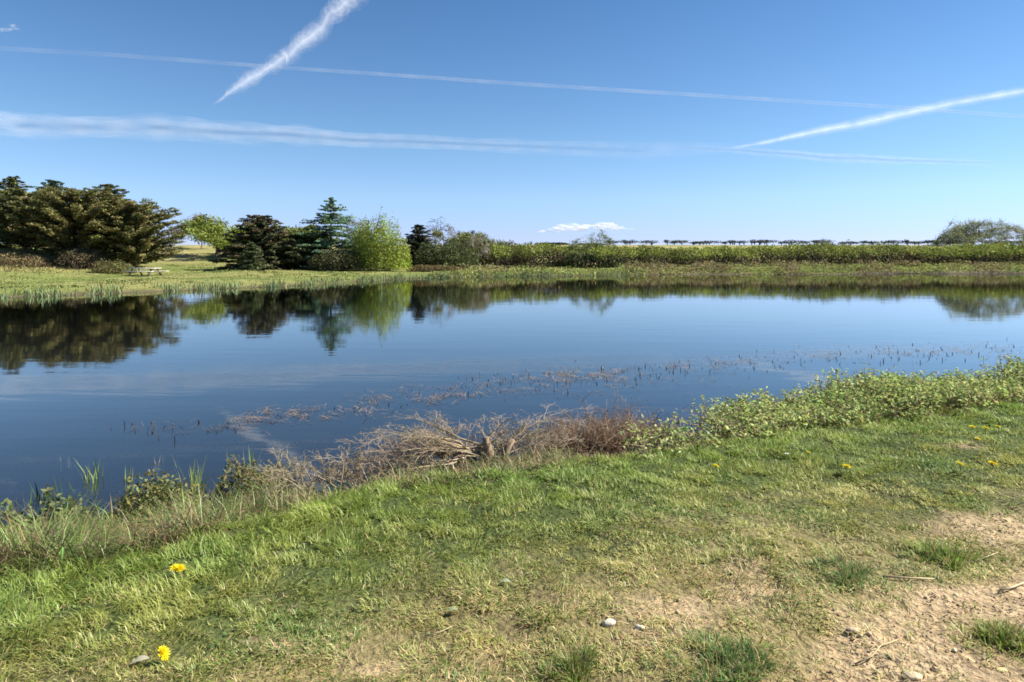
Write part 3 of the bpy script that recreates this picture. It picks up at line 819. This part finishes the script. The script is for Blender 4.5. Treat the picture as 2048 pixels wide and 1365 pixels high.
# ------------------------------------------------------------------ dandelions
def dandelion(px, py, r, tilt, label, h=.03, closed=False):
    b = gp(px, py, h)
    root = empty('dandelion', b, label, 'dandelion', 'dandelions in the grass')
    top = b + np.array([0, 0, h])
    gs = Geo(); tube(gs, [b-[0, 0, .01], (b+top)/2+[.004, 0, 0], top], [.003, .0028, .0026], (.20, .25, .10), 5); gs.build('stem', M_LEAF, root)
    gh = Geo()
    ct, st = math.cos(tilt), math.sin(tilt)
    T = np.array([[ct, 0, st], [0, 1, 0], [-st, 0, ct]])
    n = 150
    a = rng.uniform(0, 6.283, n); k = rng.random(n)**.6
    el = .8*(1-k)+.06
    dv = np.stack([np.cos(a)*np.cos(el), np.sin(a)*np.cos(el), np.sin(el)], 1)
    L = r*(.55+.5*k)
    if closed: dv[:, 2] += .5; dv = unit(dv)
    c0 = top + (dv*(L/2)[:, None] + np.array([0, 0, .002])) @ T.T
    leaves(gh, c0, L, r*.2, vary((.86, .70, .015), n, .1, .04), .5, dirs=dv @ T.T)
    gh.build('flower_head', M_PETAL, root)
    gl = Geo(); m = 5
    a = rng.uniform(0, 6.283, m)
    dl = np.stack([np.cos(a), np.sin(a), np.full(m, .25)], 1)
    leaves(gl, b+dl*.03+[0, 0, .006], .065, .014, vary((.10, .17, .04), m), .6, dirs=dl, fold=.3); gl.build('leaf', M_LEAF, root)
for px, py, r, ti, lb in [
    (355, 1139, .033, .15, 'lone flat yellow dandelion in the green grass at the left'),
    (326, 1308, .027, .9, 'tilted orange yellow dandelion at the bottom left edge'),
    (1432, 933, .022, .4, 'small dandelion in the grass right of the dead branches'),
    (1693, 934, .026, .1, 'wide flat dandelion standing alone right of centre'),
    (1920, 929, .025, .5, 'rounded dandelion, left one of the close pair near the right edge'),
    (1985, 928, .029, .15, 'flat dandelion, right one of the close pair near the right edge'),
    (1944, 855, .026, .1, 'broad dandelion, leftmost of the three in a line by the right hedge'),
    (1971, 857, .023, .1, 'dandelion between its two neighbours in the line by the right hedge'),
    (1996, 854, .021, .2, 'smallest dandelion at the right end of the line of three'),
    (1955, 877, .022, .2, 'dandelion by itself just below the line of three'),
    (1617, 906, .017, .3, 'tiny half open dandelion up the grass near the white daisy')]:
    dandelion(px, py, r*1.25, ti, lb, .06 if py < 1000 else .045)
# daisy
b = gp(1574, 917)
root = empty('daisy', b, 'small white daisy in the grass below the leafy hedge', 'daisy')
g = Geo(); tube(g, [b, b+[0, 0, .035]], .0018, (.15, .22, .08), 5); g.build('stem', M_LEAF, root)
g = Geo(); a = np.arange(16)*6.283/16; dv = np.stack([np.cos(a), np.sin(a), .15+0*a], 1)
leaves(g, b+[0, 0, .037]+dv*.011, .019, .006, np.tile((.8, .8, .78), (16, 1)), .7, dirs=dv); g.build('petals', M_PETAL, root)
g = Geo(); a = rng.uniform(0, 6.28, 30); dv = np.stack([np.cos(a)*.4, np.sin(a)*.4, 1+0*a], 1)
leaves(g, b+[0, 0, .039]+dv*.003, .008, .005, np.tile((.75, .5, .02), (30, 1)), .3); g.build('disc', M_PETAL, root)

# ------------------------------------------------------------------ stones, leaves, sticks on the ground
def stone(px, py, s, label, col, flat=.5, name='stone'):
    b = gp(px, py); g = Geo()
    nu, nv = 14, 9
    u = np.linspace(0, 2*math.pi, nu, endpoint=False); v = np.linspace(.02, math.pi-.02, nv)
    U, V_ = np.meshgrid(u, v)
    d = np.stack([np.cos(U)*np.sin(V_), np.sin(U)*np.sin(V_), np.cos(V_)], -1)
    k = 1 + (fbm(d[..., 0]*1.6+px, d[..., 1]*1.6+d[..., 2], 91)-.5)*.7
    k[:, :] = np.round(k*6)/6*.5 + k*.5
    p = d*k[..., None]*np.array([s, s*.6, s*flat]) + np.array([0, 0, s*flat*.45])
    i = np.arange(nv-1)[:, None]*nu; j = np.arange(nu)[None]; j2 = (j+1) % nu
    g.add(p.reshape(-1, 3), [np.stack([i+j, i+nu+j, i+nu+j2, i+j2], -1).reshape(-1, 4)], col)
    o = g.build(name, M_STONE); o.location = b; o.rotation_euler = (0, 0, random.uniform(-.4, .4))
    tag(o, label, name.split('_')[-1], 'stones on the worn ground' if name == 'stone' else None)
stone(1218, 1250, .030, 'pale grey stone in the straw at the bottom centre', (.60, .52, .39), .55)
stone(1705, 1263, .026, 'brown grey flat stone lying on the bare soil', (.42, .33, .22), .4)
stone(1280, 1257, .020, 'whitish stone right of the pale grey one', (.60, .54, .42), .4)
stone(1825, 1356, .034, 'elongated cream stone at the bottom right edge', (.60, .47, .28), .4)
stone(2003, 1342, .022, 'yellowish chip of stone low in the right corner', (.62, .50, .22), .25)
def stick(pts, r, label, col, name='straw_stalk'):
    b = gp(*pts[0]); g = Geo()
    q = [gp(*p)+[0, 0, .012] for p in pts]
    tube(g, np.array(q)-b, np.linspace(r, r*.6, len(q)), col, 6)
    o = g.build(name, M_DRYG); o.location = b
    tag(o, label, 'stalk', 'dry stalks on the ground')
stick([(1998, 1187), (2025, 1180), (2060, 1166)], .006, 'thick pale stalk at the right edge of the bare soil', (.60, .50, .30))
stick([(1765, 1158), (1815, 1161), (1868, 1163)], .005, 'straight straw stalk lying below the shadowed tuft', (.56, .46, .26))
stick([(1710, 1335), (1745, 1318), (1762, 1297), (1795, 1286)], .0035, 'bent thin straw stalk on the soil at the lower right', (.56, .46, .25))
stick([(1950, 1128), (1975, 1118), (1995, 1110)], .0035, 'short straw sticking out of the shadowed tuft', (.56, .48, .28))
stick([(850, 1278), (880, 1270), (905, 1258)], .003, 'small straw stalk in the grass at the lower centre', (.58, .50, .28))
def fallen(px, py, s, az, label, col):
    b = gp(px, py); g = Geo()
    d = np.array([[math.cos(az), math.sin(az), .12]])
    u = unit(d)[0]; v = unit(np.cross([0, 0, 1.], u)); ts = np.linspace(0, 1, 7); V = []; 
    for t0 in ts:
        wv = s*.28*math.sin(math.pi*min(1, t0*.92+.05)); z = .012+.012*math.sin(t0*3)
        for k in (-1, 0, 1): V.append(u*s*(t0-.5)+v*wv*k+np.array([0, 0, z+abs(k)*.006]))
    i = (np.arange(6)[:, None]*3+np.arange(2)[None]).ravel()
    g.add(V, [np.stack([i, i+1, i+4, i+3], 1)], col)
    o = g.build('fallen_leaf', M_LEAF, smooth=True); o.location = b
    tag(o, label, 'leaf', 'fallen leaves in the grass')
fallen(280, 1332, .07, .3, 'large pale grey leaf beside the tilted dandelion', (.55, .53, .40))
fallen(1010, 1172, .06, -.2, 'grey green broad leaf lying in the grass near the centre', (.46, .52, .34))
fallen(905, 1230, .055, .1, 'curled grey green leaf over a dark hollow', (.38, .45, .24))
fallen(300, 1082, .10, .5, 'silvery green leaf at the edge of the dry bank', (.46, .56, .36))

# ------------------------------------------------------------------ near bank: dry grass, dead bush, thicket, leafy hedge
def edge_pts(n, x0, x1, t0, t1):
    X = rng.uniform(x0, x1, n); Y = np.interp(X, NE[:, 0], NE[:, 1]) + rng.uniform(t0, t1, n)/.91
    return X, Y
g = Geo()
X, Y = edge_pts(95000, -8, .5, -.12, 1.6)
cl = fbm(X*3.2, Y*3.2, 95); fi2 = fbm(X*8, Y*8, 96)
keep = rng.random(len(X)) < (sstep(.25, .6, cl)*.8+.2*sstep(.3, .6, fi2))*np.where(X > -1.5, .45, 1)
X, Y, cl = X[keep], Y[keep], cl[keep]; n = len(X)
kind = rng.random(n); gr = sstep(.45, .6, fbm(X*2.1+5, Y*2.1, 97))*np.where(X > -1.75, .2, 1)
c = np.where((kind < .36+.40*gr)[:, None], vary((.13, .185, .045), n, .35, .1), np.where((kind < .8)[:, None], vary((.25, .18, .09), n, .35, .08), vary((.12, .08, .045), n, .3, .08)))
H = rng.uniform(.09, .28, n)*(.35+1.3*sstep(.3, .7, cl))*np.where(X > -1.75, .62, 1)
blades(g, np.stack([X, Y, np.maximum(gz(X, Y), -.05)-.01], 1), H, rng.uniform(.003, .006, n), rng.uniform(.5, 1.5, n), c)
tag(g.build('bank_grass', M_DRYG), 'tangled dry brown and green grass along the near waterline', 'dry grass', kind='stuff')

# dead cut-back bush
b = gp(985, 925)
root = empty('dead_bush', b, 'cut back leafless bush with pale spreading branches on the near bank', 'bush')
g = Geo(); g2 = Geo(); tips = []
PALE = (.37, .30, .20); BR = (.26, .19, .12)
for x0, hh, rr_ in ((-.03, .26, .045), (.09, .24, .035), (-.2, .15, .028)):
    tube(g, [b+[x0, 0, -.05], b+[x0*1.3, .02, hh*.5], b+[x0*2.2, .03, hh]], [rr_*1.15, rr_, rr_*.7], BR, 8)
g.build('trunk', M_TWIG, root)
g = Geo()
def limb(x0, y0, z0, dx, dy, dz, L, r, depth=3):
    xx = b[0]+x0; ey = float(np.interp(xx, NE[:, 0], NE[:, 1])) - float(np.interp(b[0], NE[:, 0], NE[:, 1]))
    yy = b[1]+ey+y0
    zz = float(gz(xx, yy)) + z0
    cc = np.array(PALE)*random.uniform(.55, 1.15)*np.array([1, random.uniform(.93, 1.04), random.uniform(.85, 1.1)])
    branch(g, (xx, yy, zz), (dx, dy+.5*dx, dz-.05*abs(dx)), L, r, depth, cc, tips, .6, .0, (3, 5), 6, .13, .4, .5, .0016, 6)
for k in range(34):
    s_ = -1 if k % 5 < 3 else 1
    L = random.uniform(.45, 1.15) if s_ < 0 else random.uniform(.4, .95)
    limb(random.uniform(-.2, .1), random.uniform(.0, .3), random.uniform(.0, .2), s_*random.uniform(.4, 1), random.uniform(-.2, .3), random.uniform(.1, .6), L, random.uniform(.008, .016))
for k in range(62):
    limb(random.uniform(-1.5, -.2), random.uniform(.0, .55), .0, random.uniform(-.9, .4), random.uniform(-.2, .3), random.uniform(.3, 1.0), random.uniform(.25, .5), random.uniform(.005, .009))
for k in range(22):
    limb(random.uniform(.1, 1.1), random.uniform(.0, .5), .0, random.uniform(-.5, 1), random.uniform(-.3, .3), random.uniform(.3, 1.0), random.uniform(.25, .5), random.uniform(.004, .008))
for q in g.v:               # the bush was cut flat: tall shoots bend over
    h = q[:, 2]-b[2]; q[:, 2] = b[2] + np.where(h > 0, .44*np.tanh(h/.44), h)
for pth, r in (([(745, 872), (800, 900), (850, 922), (925, 935)], .017), ([(795, 868), (815, 905), (870, 935)], .02), ([(560, 905), (640, 905), (740, 900), (830, 880)], .008), ([(885, 840), (880, 880), (930, 925)], .014)):
    q = [b + ((gp(*p)-b)*[1, .6, 1]) + [0, 0, .05+.12*(1-i/len(pth))] for i, p in enumerate(pth)]
    tube(g, q, np.linspace(r*.6, r, len(q)), PALE, 6)
g.build('branches', M_TWIG, root)

# rusty bramble thicket right of the dead bush
def twig_mound(name, px0, px1, py, hgt, dep, n, label, cat, cols, leafn=0, leafc=None):
    a_, c_ = gp(px0, py[0]), gp(px1, py[1])
    b = (a_+c_)/2; b[2] = gz(b[0], b[1])
    root = empty(name, b, label, cat); g = Geo(); tips = []
    for k in range(n):
        f = random.random(); base = a_ + (c_-a_)*f + np.array([random.gauss(0, .05), random.uniform(0, dep), 0]); base[2] = gz(base[0], base[1])-.02
        env = hgt*(1-abs(2*f-1)**3*.6)*random.uniform(.5, 1.1)
        branch(g, base, (random.gauss(0, .8), random.gauss(0, .6), 1), env*random.uniform(.9, 1.3), .0045, 1, cols[random.randrange(len(cols))], tips, .9, -.12, (2, 4), 4, .3, .4, .6, .0016, 4)
    g.build('stems', M_TWIG, root)
    if leafn:
        g = Geo(); T = np.array(tips); i = rng.integers(0, len(T), leafn)
        leaves(g, T[i]+rng.normal(0, .025, (leafn, 3)), rng.uniform(.012, .03, leafn), rng.uniform(.008, .016, leafn), vary(leafc, leafn, .3, .1), .3)
        g.build('leaves', M_LEAF, root)
twig_mound('bramble_thicket', 1090, 1345, (905, 880), .46, .85, 1300, 'rusty brown bramble thicket between dead bush and leafy hedge', 'bramble',
           [(.25, .155, .09), (.33, .225, .135), (.13, .085, .055)], 4000, (.22, .135, .07))
twig_mound('bramble_thicket', 600, 830, (985, 940), .24, .5, 380, 'low brown bramble tangle under the left side of the dead bush', 'bramble',
           [(.22, .15, .09), (.32, .24, .14), (.10, .08, .05)], 1800, (.12, .13, .045))

# leafy hedge on the near bank, right
def leafy(name, xs_, n, hfun, label, leafk, dep):
    X0, X1 = xs_
    xm = (X0+X1)/2; ym = float(np.interp(xm, NE[:, 0], NE[:, 1]))
    b = np.array([xm, ym+.3, float(gz(xm, ym+.3))])
    root = empty(name, b, label, 'hedge'); gs = Geo(); gl = Geo()
    for k in range(n):
        x = random.uniform(X0, X1); y = float(np.interp(x, NE[:, 0], NE[:, 1])) + random.uniform(-.02, dep)
        z = max(float(gz(x, y)), -.02); zt = hfun(x)*random.uniform(.76, 1.05)
        h = max(zt - z, .12)
        p0 = np.array([x, y, z-.02]); e = p0 + [random.gauss(0, .13), random.gauss(-.04, .12), h]
        mid = (p0+e)/2 + rng.normal(0, .03, 3)
        tube(gs, [p0, mid, e], [.005, .0038, .002], random.choice([(.20, .14, .10), (.28, .20, .14), (.12, .085, .06)]), 4, False)
        if random.random() < .5:
            s = mid + rng.normal(0, .12, 3); tube(gs, [mid, s], [.0025, .0015], (.24, .18, .12), 3, False)
        m = random.randint(*leafk)
        f = 1-rng.random(m)**1.4*.5
        c0 = p0 + (e-p0)*f[:, None] + rng.normal(0, .028, (m, 3))
        az = rng.uniform(0, 6.283, m); dv = np.stack([np.cos(az), np.sin(az), rng.uniform(-.2, .9, m)], 1)
        leaves(gl, c0, rng.uniform(.028, .062, m), rng.uniform(.015, .03, m), vary(random.choice([(.34, .40, .12), (.28, .36, .10), (.38, .40, .15)]), m, .28, .1), .25, dirs=dv, fold=.35)
    gs.build('stems', M_TWIG, root); gl.build('leaves', M_LEAF, root)
leafy('leafy_hedge', (2.15, 9.5), 4000, lambda x: np.interp(x, [2.15, 2.8, 4.5, 6, 9.5], [.57, .66, .73, .75, .75])*(.86+.28*float(vnoise(x*2.2, 0, 5))), 'low hedge of pale green leaves on the near bank at the right', (10, 17), 1.25)
leafy('leafy_shoots', (1.05, 2.4), 200, lambda x: np.interp(x, [1.05, 1.5, 2.4], [.62, .64, .72]), 'sparse leafy shoots and dry stems between thicket and hedge', (3, 7), .9)
# standing dry stems and fringe under the hedge
g = Geo()
X, Y = edge_pts(9000, .4, 9.5, -.12, .35); n = len(X)
blades(g, np.stack([X, Y, gz(X, Y)-.01], 1), rng.uniform(.06, .24, n)*np.where(X < 2.2, .45, 1), .004, rng.uniform(.05, 1.1, n), np.where((rng.random(n) < .3)[:, None], vary((.14, .19, .04), n), vary((.27, .18, .09), n, .3, .08)))
tag(g.build('dry_stems', M_DRYG), 'dry brown stems along the foot of the right hedge', 'dry stems', kind='stuff')

for px0, px1, py, hh, lb, cc, lw in [(-60, 190, 1078, .15, 'dark low scrub at the lower left edge of the bank', (.15, .18, .06), (.24, .17, .08)),
                                 (215, 420, 1036, .17, 'brown and green weedy mound on the bank below the bright reed clump', (.17, .18, .06), (.26, .18, .085)),
                                 (410, 620, 998, .15, 'tangled brown weeds between the reed shoots and the dead bush', (.17, .16, .06), (.27, .19, .10))]:
    q0 = gp((px0+px1)/2, py); dd_ = q0[1]
    zt = HY + F*(HC-(q0[2]+hh))/dd_
    bush('bank_scrub', px0, px1, dd_, zt, lb, 'scrub', cc, 3600, .045, .45, low=lw, rough=1.3, twigs=90, fr=.5)
# small green shrubs at the left water's edge
def sprig(px, py, pxs, label):
    b = gp(px, py); root = empty('leafy_sprig', b, label, 'plant', 'young leafy plants at the water edge'); gs = Geo(); gl = Geo()
    for tx, ty in pxs:
        d = b[1]+random.uniform(-.1, .1); e = np.array([(tx-1024)*d/F, d, topz(ty, d)])
        mid = b + (e-b)*.5 + rng.normal(0, .02, 3)
        gs = Geo(); tube(gs, [b-[0, 0, .02], mid, e], [.005, .0035, .002], (.22, .16, .09), 4, False); gs.build('stem', M_TWIG, root)
        m = 16; f = .5+.5*rng.random(m)
        c0 = mid + (e-mid)*((f-.5)*2)[:, None] + rng.normal(0, .022, (m, 3))
        leaves(gl, c0, rng.uniform(.03, .055, m), rng.uniform(.014, .024, m), vary((.27, .29, .05), m, .18, .08), .5, fold=.3)
    gl.build('leaves', M_LEAF, root)
sprig(70, 1050, [(12, 1012), (35, 1025), (60, 1008), (90, 1010), (110, 1022), (130, 1030), (75, 1030), (45, 1035)], 'yellow green leafy plant at the lower left water edge')
sprig(285, 1010, [(278, 946), (290, 952), (265, 965), (300, 962), (235, 985), (250, 975)], 'small yellow leaved sprig standing above the dry bank')
sprig(165, 1000, [(150, 982), (170, 975), (140, 985), (185, 980)], 'tiny leafy sprig leaning over the dark water')
# reed clumps in the water
def reed(px, py, h, n, label, col, spread=.05):
    b = wp(px, py); b[2] = -.12
    g = Geo(); q = np.stack([rng.normal(0, spread, n), rng.normal(0, spread, n), np.zeros(n)], 1)
    blades(g, q, (h+.12)*rng.uniform(.6, 1.1, n), rng.uniform(.009, .018, n), rng.uniform(.03, .30, n), vary(col, n, .2, .08))
    o = g.build('reed_clump', M_GRASS); o.location = b
    tag(o, label, 'reeds', 'reed clumps in the near water')
reed(185, 960, .27, 18, 'tall pale reed clump in the water at the left', (.20, .27, .09))
reed(256, 962, .17, 9, 'thin short reed clump right of the tall pale one', (.16, .22, .07), .03)
reed(385, 985, .34, 24, 'bright green reed clump at the edge of the dry bank', (.26, .34, .11))
reed(500, 945, .28, 14, 'bright reed shoots next to the brown branches', (.25, .33, .11), .035)
reed(100, 995, .17, 26, 'dark green grassy clump nearest the left bank', (.07, .12, .04), .09)
reed(470, 930, .16, 10, 'dark reeds in the water left of the bright shoots', (.07, .12, .04), .05)
reed(310, 925, .09, 7, 'few short grey stalks standing in open water', (.30, .30, .24), .05)
reed(130, 918, .08, 5, 'three pale broken stalks in the open water far left', (.42, .40, .34), .04)
# ------------------------------------------------------------------ floating weed
g = Geo()
def weed_path(pxs, n, wid, col, wy=5):
    pxs = np.array(pxs, float); L = np.concatenate([[0], np.cumsum(np.hypot(*np.diff(pxs, axis=0).T))])
    t_ = rng.random(n)*L[-1]
    x = np.interp(t_, L, pxs[:, 0]) + rng.normal(0, 20, n); y = np.interp(t_, L, pxs[:, 1]) + rng.normal(0, wy*1.5, n)
    keep = rng.random(n) < .8*sstep(.40, .60, fbm(x*.03, y*.12, 101))+.03
    x, y = x[keep], y[keep]; n = len(x)
    d = F*HC/(y-HY)
    b = np.stack([(x-1024)*d/F, d, np.full(n, .006)], 1)
    blades(g, b, rng.uniform(.05, .22, n), rng.uniform(.004, .009, n), rng.uniform(1.48, 1.56, n), vary(col, n, .3, .08), bend=.05)
WC = (.26, .185, .115)
weed_path([(490, 838), (560, 833), (640, 828), (760, 806), (860, 795), (1000, 768), (1150, 755), (1260, 757)], 2600, 1, WC, 7)
weed_path([(760, 792), (830, 785), (900, 795)], 500, 1, (.20, .15, .12), 5)
weed_path([(1050, 747), (1150, 748), (1250, 745), (1400, 731), (1560, 715), (1750, 709), (1900, 704), (2080, 700)], 2600, 1, WC, 4)
weed_path([(1000, 775), (1150, 775), (1300, 765), (1450, 750)], 700, 1, (.17, .13, .10), 9)
weed_path([(280, 860), (420, 858), (520, 850)], 200, 1, (.12, .10, .08), 4)
tag(g.build('pond_weed', M_WEED), 'brown floating weed in drifts across the near water', 'pond weed', kind='stuff')
g = Geo()
n = 520
x = rng.uniform(900, 2090, n); y = np.interp(x, [900, 1250, 1600, 2090], [775, 748, 722, 700]) + rng.normal(0, 13, n)
x2 = rng.uniform(180, 900, 70); y2 = np.interp(x2, [180, 500, 900], [860, 850, 785]) + rng.normal(0, 10, 70)
x = np.concatenate([x, x2]); y = np.concatenate([y, y2]); n = len(x)
d = F*HC/(y-HY); b = np.stack([(x-1024)*d/F, d, np.full(n, -.03)], 1)
blades(g, b, rng.uniform(.05, .13, n), rng.uniform(.008, .02, n), rng.uniform(.05, 1.0, n), vary((.06, .045, .035), n, .4, .1))
tag(g.build('weed_tips', M_WEED), 'short dark stalks poking out of the water in drifts', 'weed stalks', kind='stuff')

# ------------------------------------------------------------------ contrails and clouds
ALT = 1500.0
def sky_pt(x, y, alt=ALT):
    d = F*(alt-HC)/(HY-y); return np.array([(x-1024)*d/F, d, alt])
def contrail(pix, label, alpha, shells=5, noise=.25, fade=(.0, .0), ns=.01, seg=90, seed=0, nf=14, flat=False):
    pix = np.array(pix, float)
    s = np.concatenate([[0], np.cumsum(np.hypot(*np.diff(pix[:, :2], axis=0).T))]); s /= s[-1]
    tt = np.linspace(0, 1, seg)
    x = np.interp(tt, s, pix[:, 0]); y = np.interp(tt, s, pix[:, 1]); wd = np.interp(tt, s, pix[:, 2])
    al = np.interp(tt, s, pix[:, 3])
    y = y + (vnoise(tt*nf, tt*0, seed)-.5)*wd*noise*1.2
    C = np.array([sky_pt(a, b) for a, b in zip(x, y)]); D = C[:, 1]
    Rr = wd*D/F/2
    g = Geo(); m = 16; a = np.arange(m)*2*math.pi/m
    t = unit(np.gradient(C, axis=0)); u = unit(np.cross(t, [0, 0, 1.])); v = np.cross(u, t)
    for k in range(shells):
        f = 1.12*(1-.78*k/shells) if flat else 1.25*(1-k/shells)**1.3
        rr = Rr[:, None]*f*(1+noise*2.2*(vnoise(tt[:, None]*nf*2.3+a*0, np.cos(a)[None]*1.3+k*.7+3, seed+3)-.5)+noise*1.2*(vnoise(tt[:, None]*nf*6+a*0, np.sin(a)[None]*1.5+k, seed+5)-.5))
        # the cross-section grows with the view's slant so that each shell keeps the trail's apparent width
        ring = C[:, None] + rr[..., None]*(np.cos(a)[None, :, None]*u[:, None] + np.sin(a)[None, :, None]*v[:, None])
        i = np.arange(seg-1)[:, None]*m; j = np.arange(m)[None]; j2 = (j+1) % m
        g.add(ring.reshape(-1, 3), [np.stack([i+j, i+j2, i+m+j2, i+m+j], -1).reshape(-1, 4)], np.repeat(al, m)[:, None]*np.ones(3))
    c0 = C.mean(0)
    g.v = [q-c0 for q in g.v]
    o = g.build('contrail', vapour_mat('ice_trail', alpha, ns, .5, 1.4), smooth=True); o.location = c0
    tag(o, label, 'contrail', 'contrails across the sky')
contrail([(425, 211, 2, 0), (445, 197, 7, .45), (478, 170, 20, .8), (496, 158, 27, 1), (520, 146, 21, .9), (560, 125, 24, 1), (590, 100, 27, .85), (615, 76, 30, 1), (650, 42, 29, .8), (690, 2, 36, 1), (760, -75, 42, 1)],
         'thick ragged white contrail rising steeply to the top edge', .026, 10, .42, ns=.012, seed=3, nf=24)
contrail([(-80, 92, 8, .4), (250, 112, 7, .45), (560, 135, 6, .7), (1024, 167, 6, 1), (1500, 197, 6, 1), (1840, 218, 6, .9), (2120, 239, 6, .7)],
         'thin straight contrail crossing the whole sky', .042, 4, .06, ns=.004, seed=9, nf=40, seg=160)
contrail([(-80, 240, 46, .9), (0, 245, 46, 1), (300, 258, 44, 1), (560, 271, 36, .9), (760, 280, 28, .8), (950, 288, 24, .6), (1150, 295, 28, .4), (1300, 300, 34, .3), (1450, 297, 20, .2), (1510, 297, 8, 0)],
         'broad soft white contrail band low on the left', .020, 9, .2, ns=.004, seed=15, nf=12, flat=True)
contrail([(1440, 299, 3, 0), (1490, 292, 8, .5), (1530, 285, 10, .8), (1600, 270, 14, 1), (1720, 247, 20, 1), (1840, 221, 20, 1), (1950, 200, 18, .9), (2130, 166, 18, .8)],
         'bright widening contrail climbing to the right edge', .026, 9, .12, ns=.006, seed=21, nf=10)
contrail([(1300, 294, 4, 0), (1500, 302, 14, .45), (1700, 317, 18, .7), (1850, 323, 14, .6), (2000, 326, 10, .2)],
         'faint low contrail fading under the bright right one', .030, 7, .2, flat=True, ns=.006, seed=27, nf=10)
def cloud(x0, x1, yb, yt, label, alpha, n, seed):
    r_ = random.Random(seed); d = 9000.0; g = Geo()
    nu, nv = 14, 9
    u = np.linspace(0, 2*math.pi, nu, endpoint=False); v = np.linspace(.05, math.pi-.05, nv); U, V_ = np.meshgrid(u, v)
    sp = np.stack([np.cos(U)*np.sin(V_), np.sin(U)*np.sin(V_), np.cos(V_)], -1).reshape(-1, 3)
    i = np.arange(nv-1)[:, None]*nu; j = np.arange(nu)[None]; j2 = (j+1) % nu; q = np.stack([i+j, i+nu+j, i+nu+j2, i+j2], -1).reshape(-1, 4)
    c0 = np.array([((x0+x1)/2-1024)*d/F, d, topz((yb+yt)/2, d)])
    for k in range(n):
        f = r_.random(); env = (math.sin(math.pi*min(1, f*.95+.04)))**.6
        x = x0+(x1-x0)*f; hh = (yb-yt)*env*r_.uniform(.25, .55)*(1.0 if r_.random() < .6 else .6)
        w_ = hh*r_.uniform(1.6, 3.6); y = yb - hh*.5 - r_.random()*(yb-yt)*env*.45 - (f-.5)*6
        c = np.array([(x-1024)*d/F, d+r_.uniform(-120, 120), topz(y, d)]) - c0
        for s in (1, .75, .5):
            g.add(c + sp*np.array([w_, w_, hh])*d/F*.62*s*(1+rng.normal(0, .05, (len(sp), 1))), [q], (1, 1, 1))
    o = g.build('cloud', vapour_mat('cumulus', alpha, .004, .5, 1.3), smooth=True); o.location = c0
    tag(o, label, 'cloud')
cloud(1075, 1268, 464, 444, 'small white cumulus cloud low over the far hedge', .10, 46, 4)
cloud(390, 425, 437, 423, 'tiny faint puff of cloud above the tree gap at the left', .05, 8, 5)
cloud(-30, 45, 60, 49, 'faint wisp of cloud at the upper left edge', .04, 10, 6)
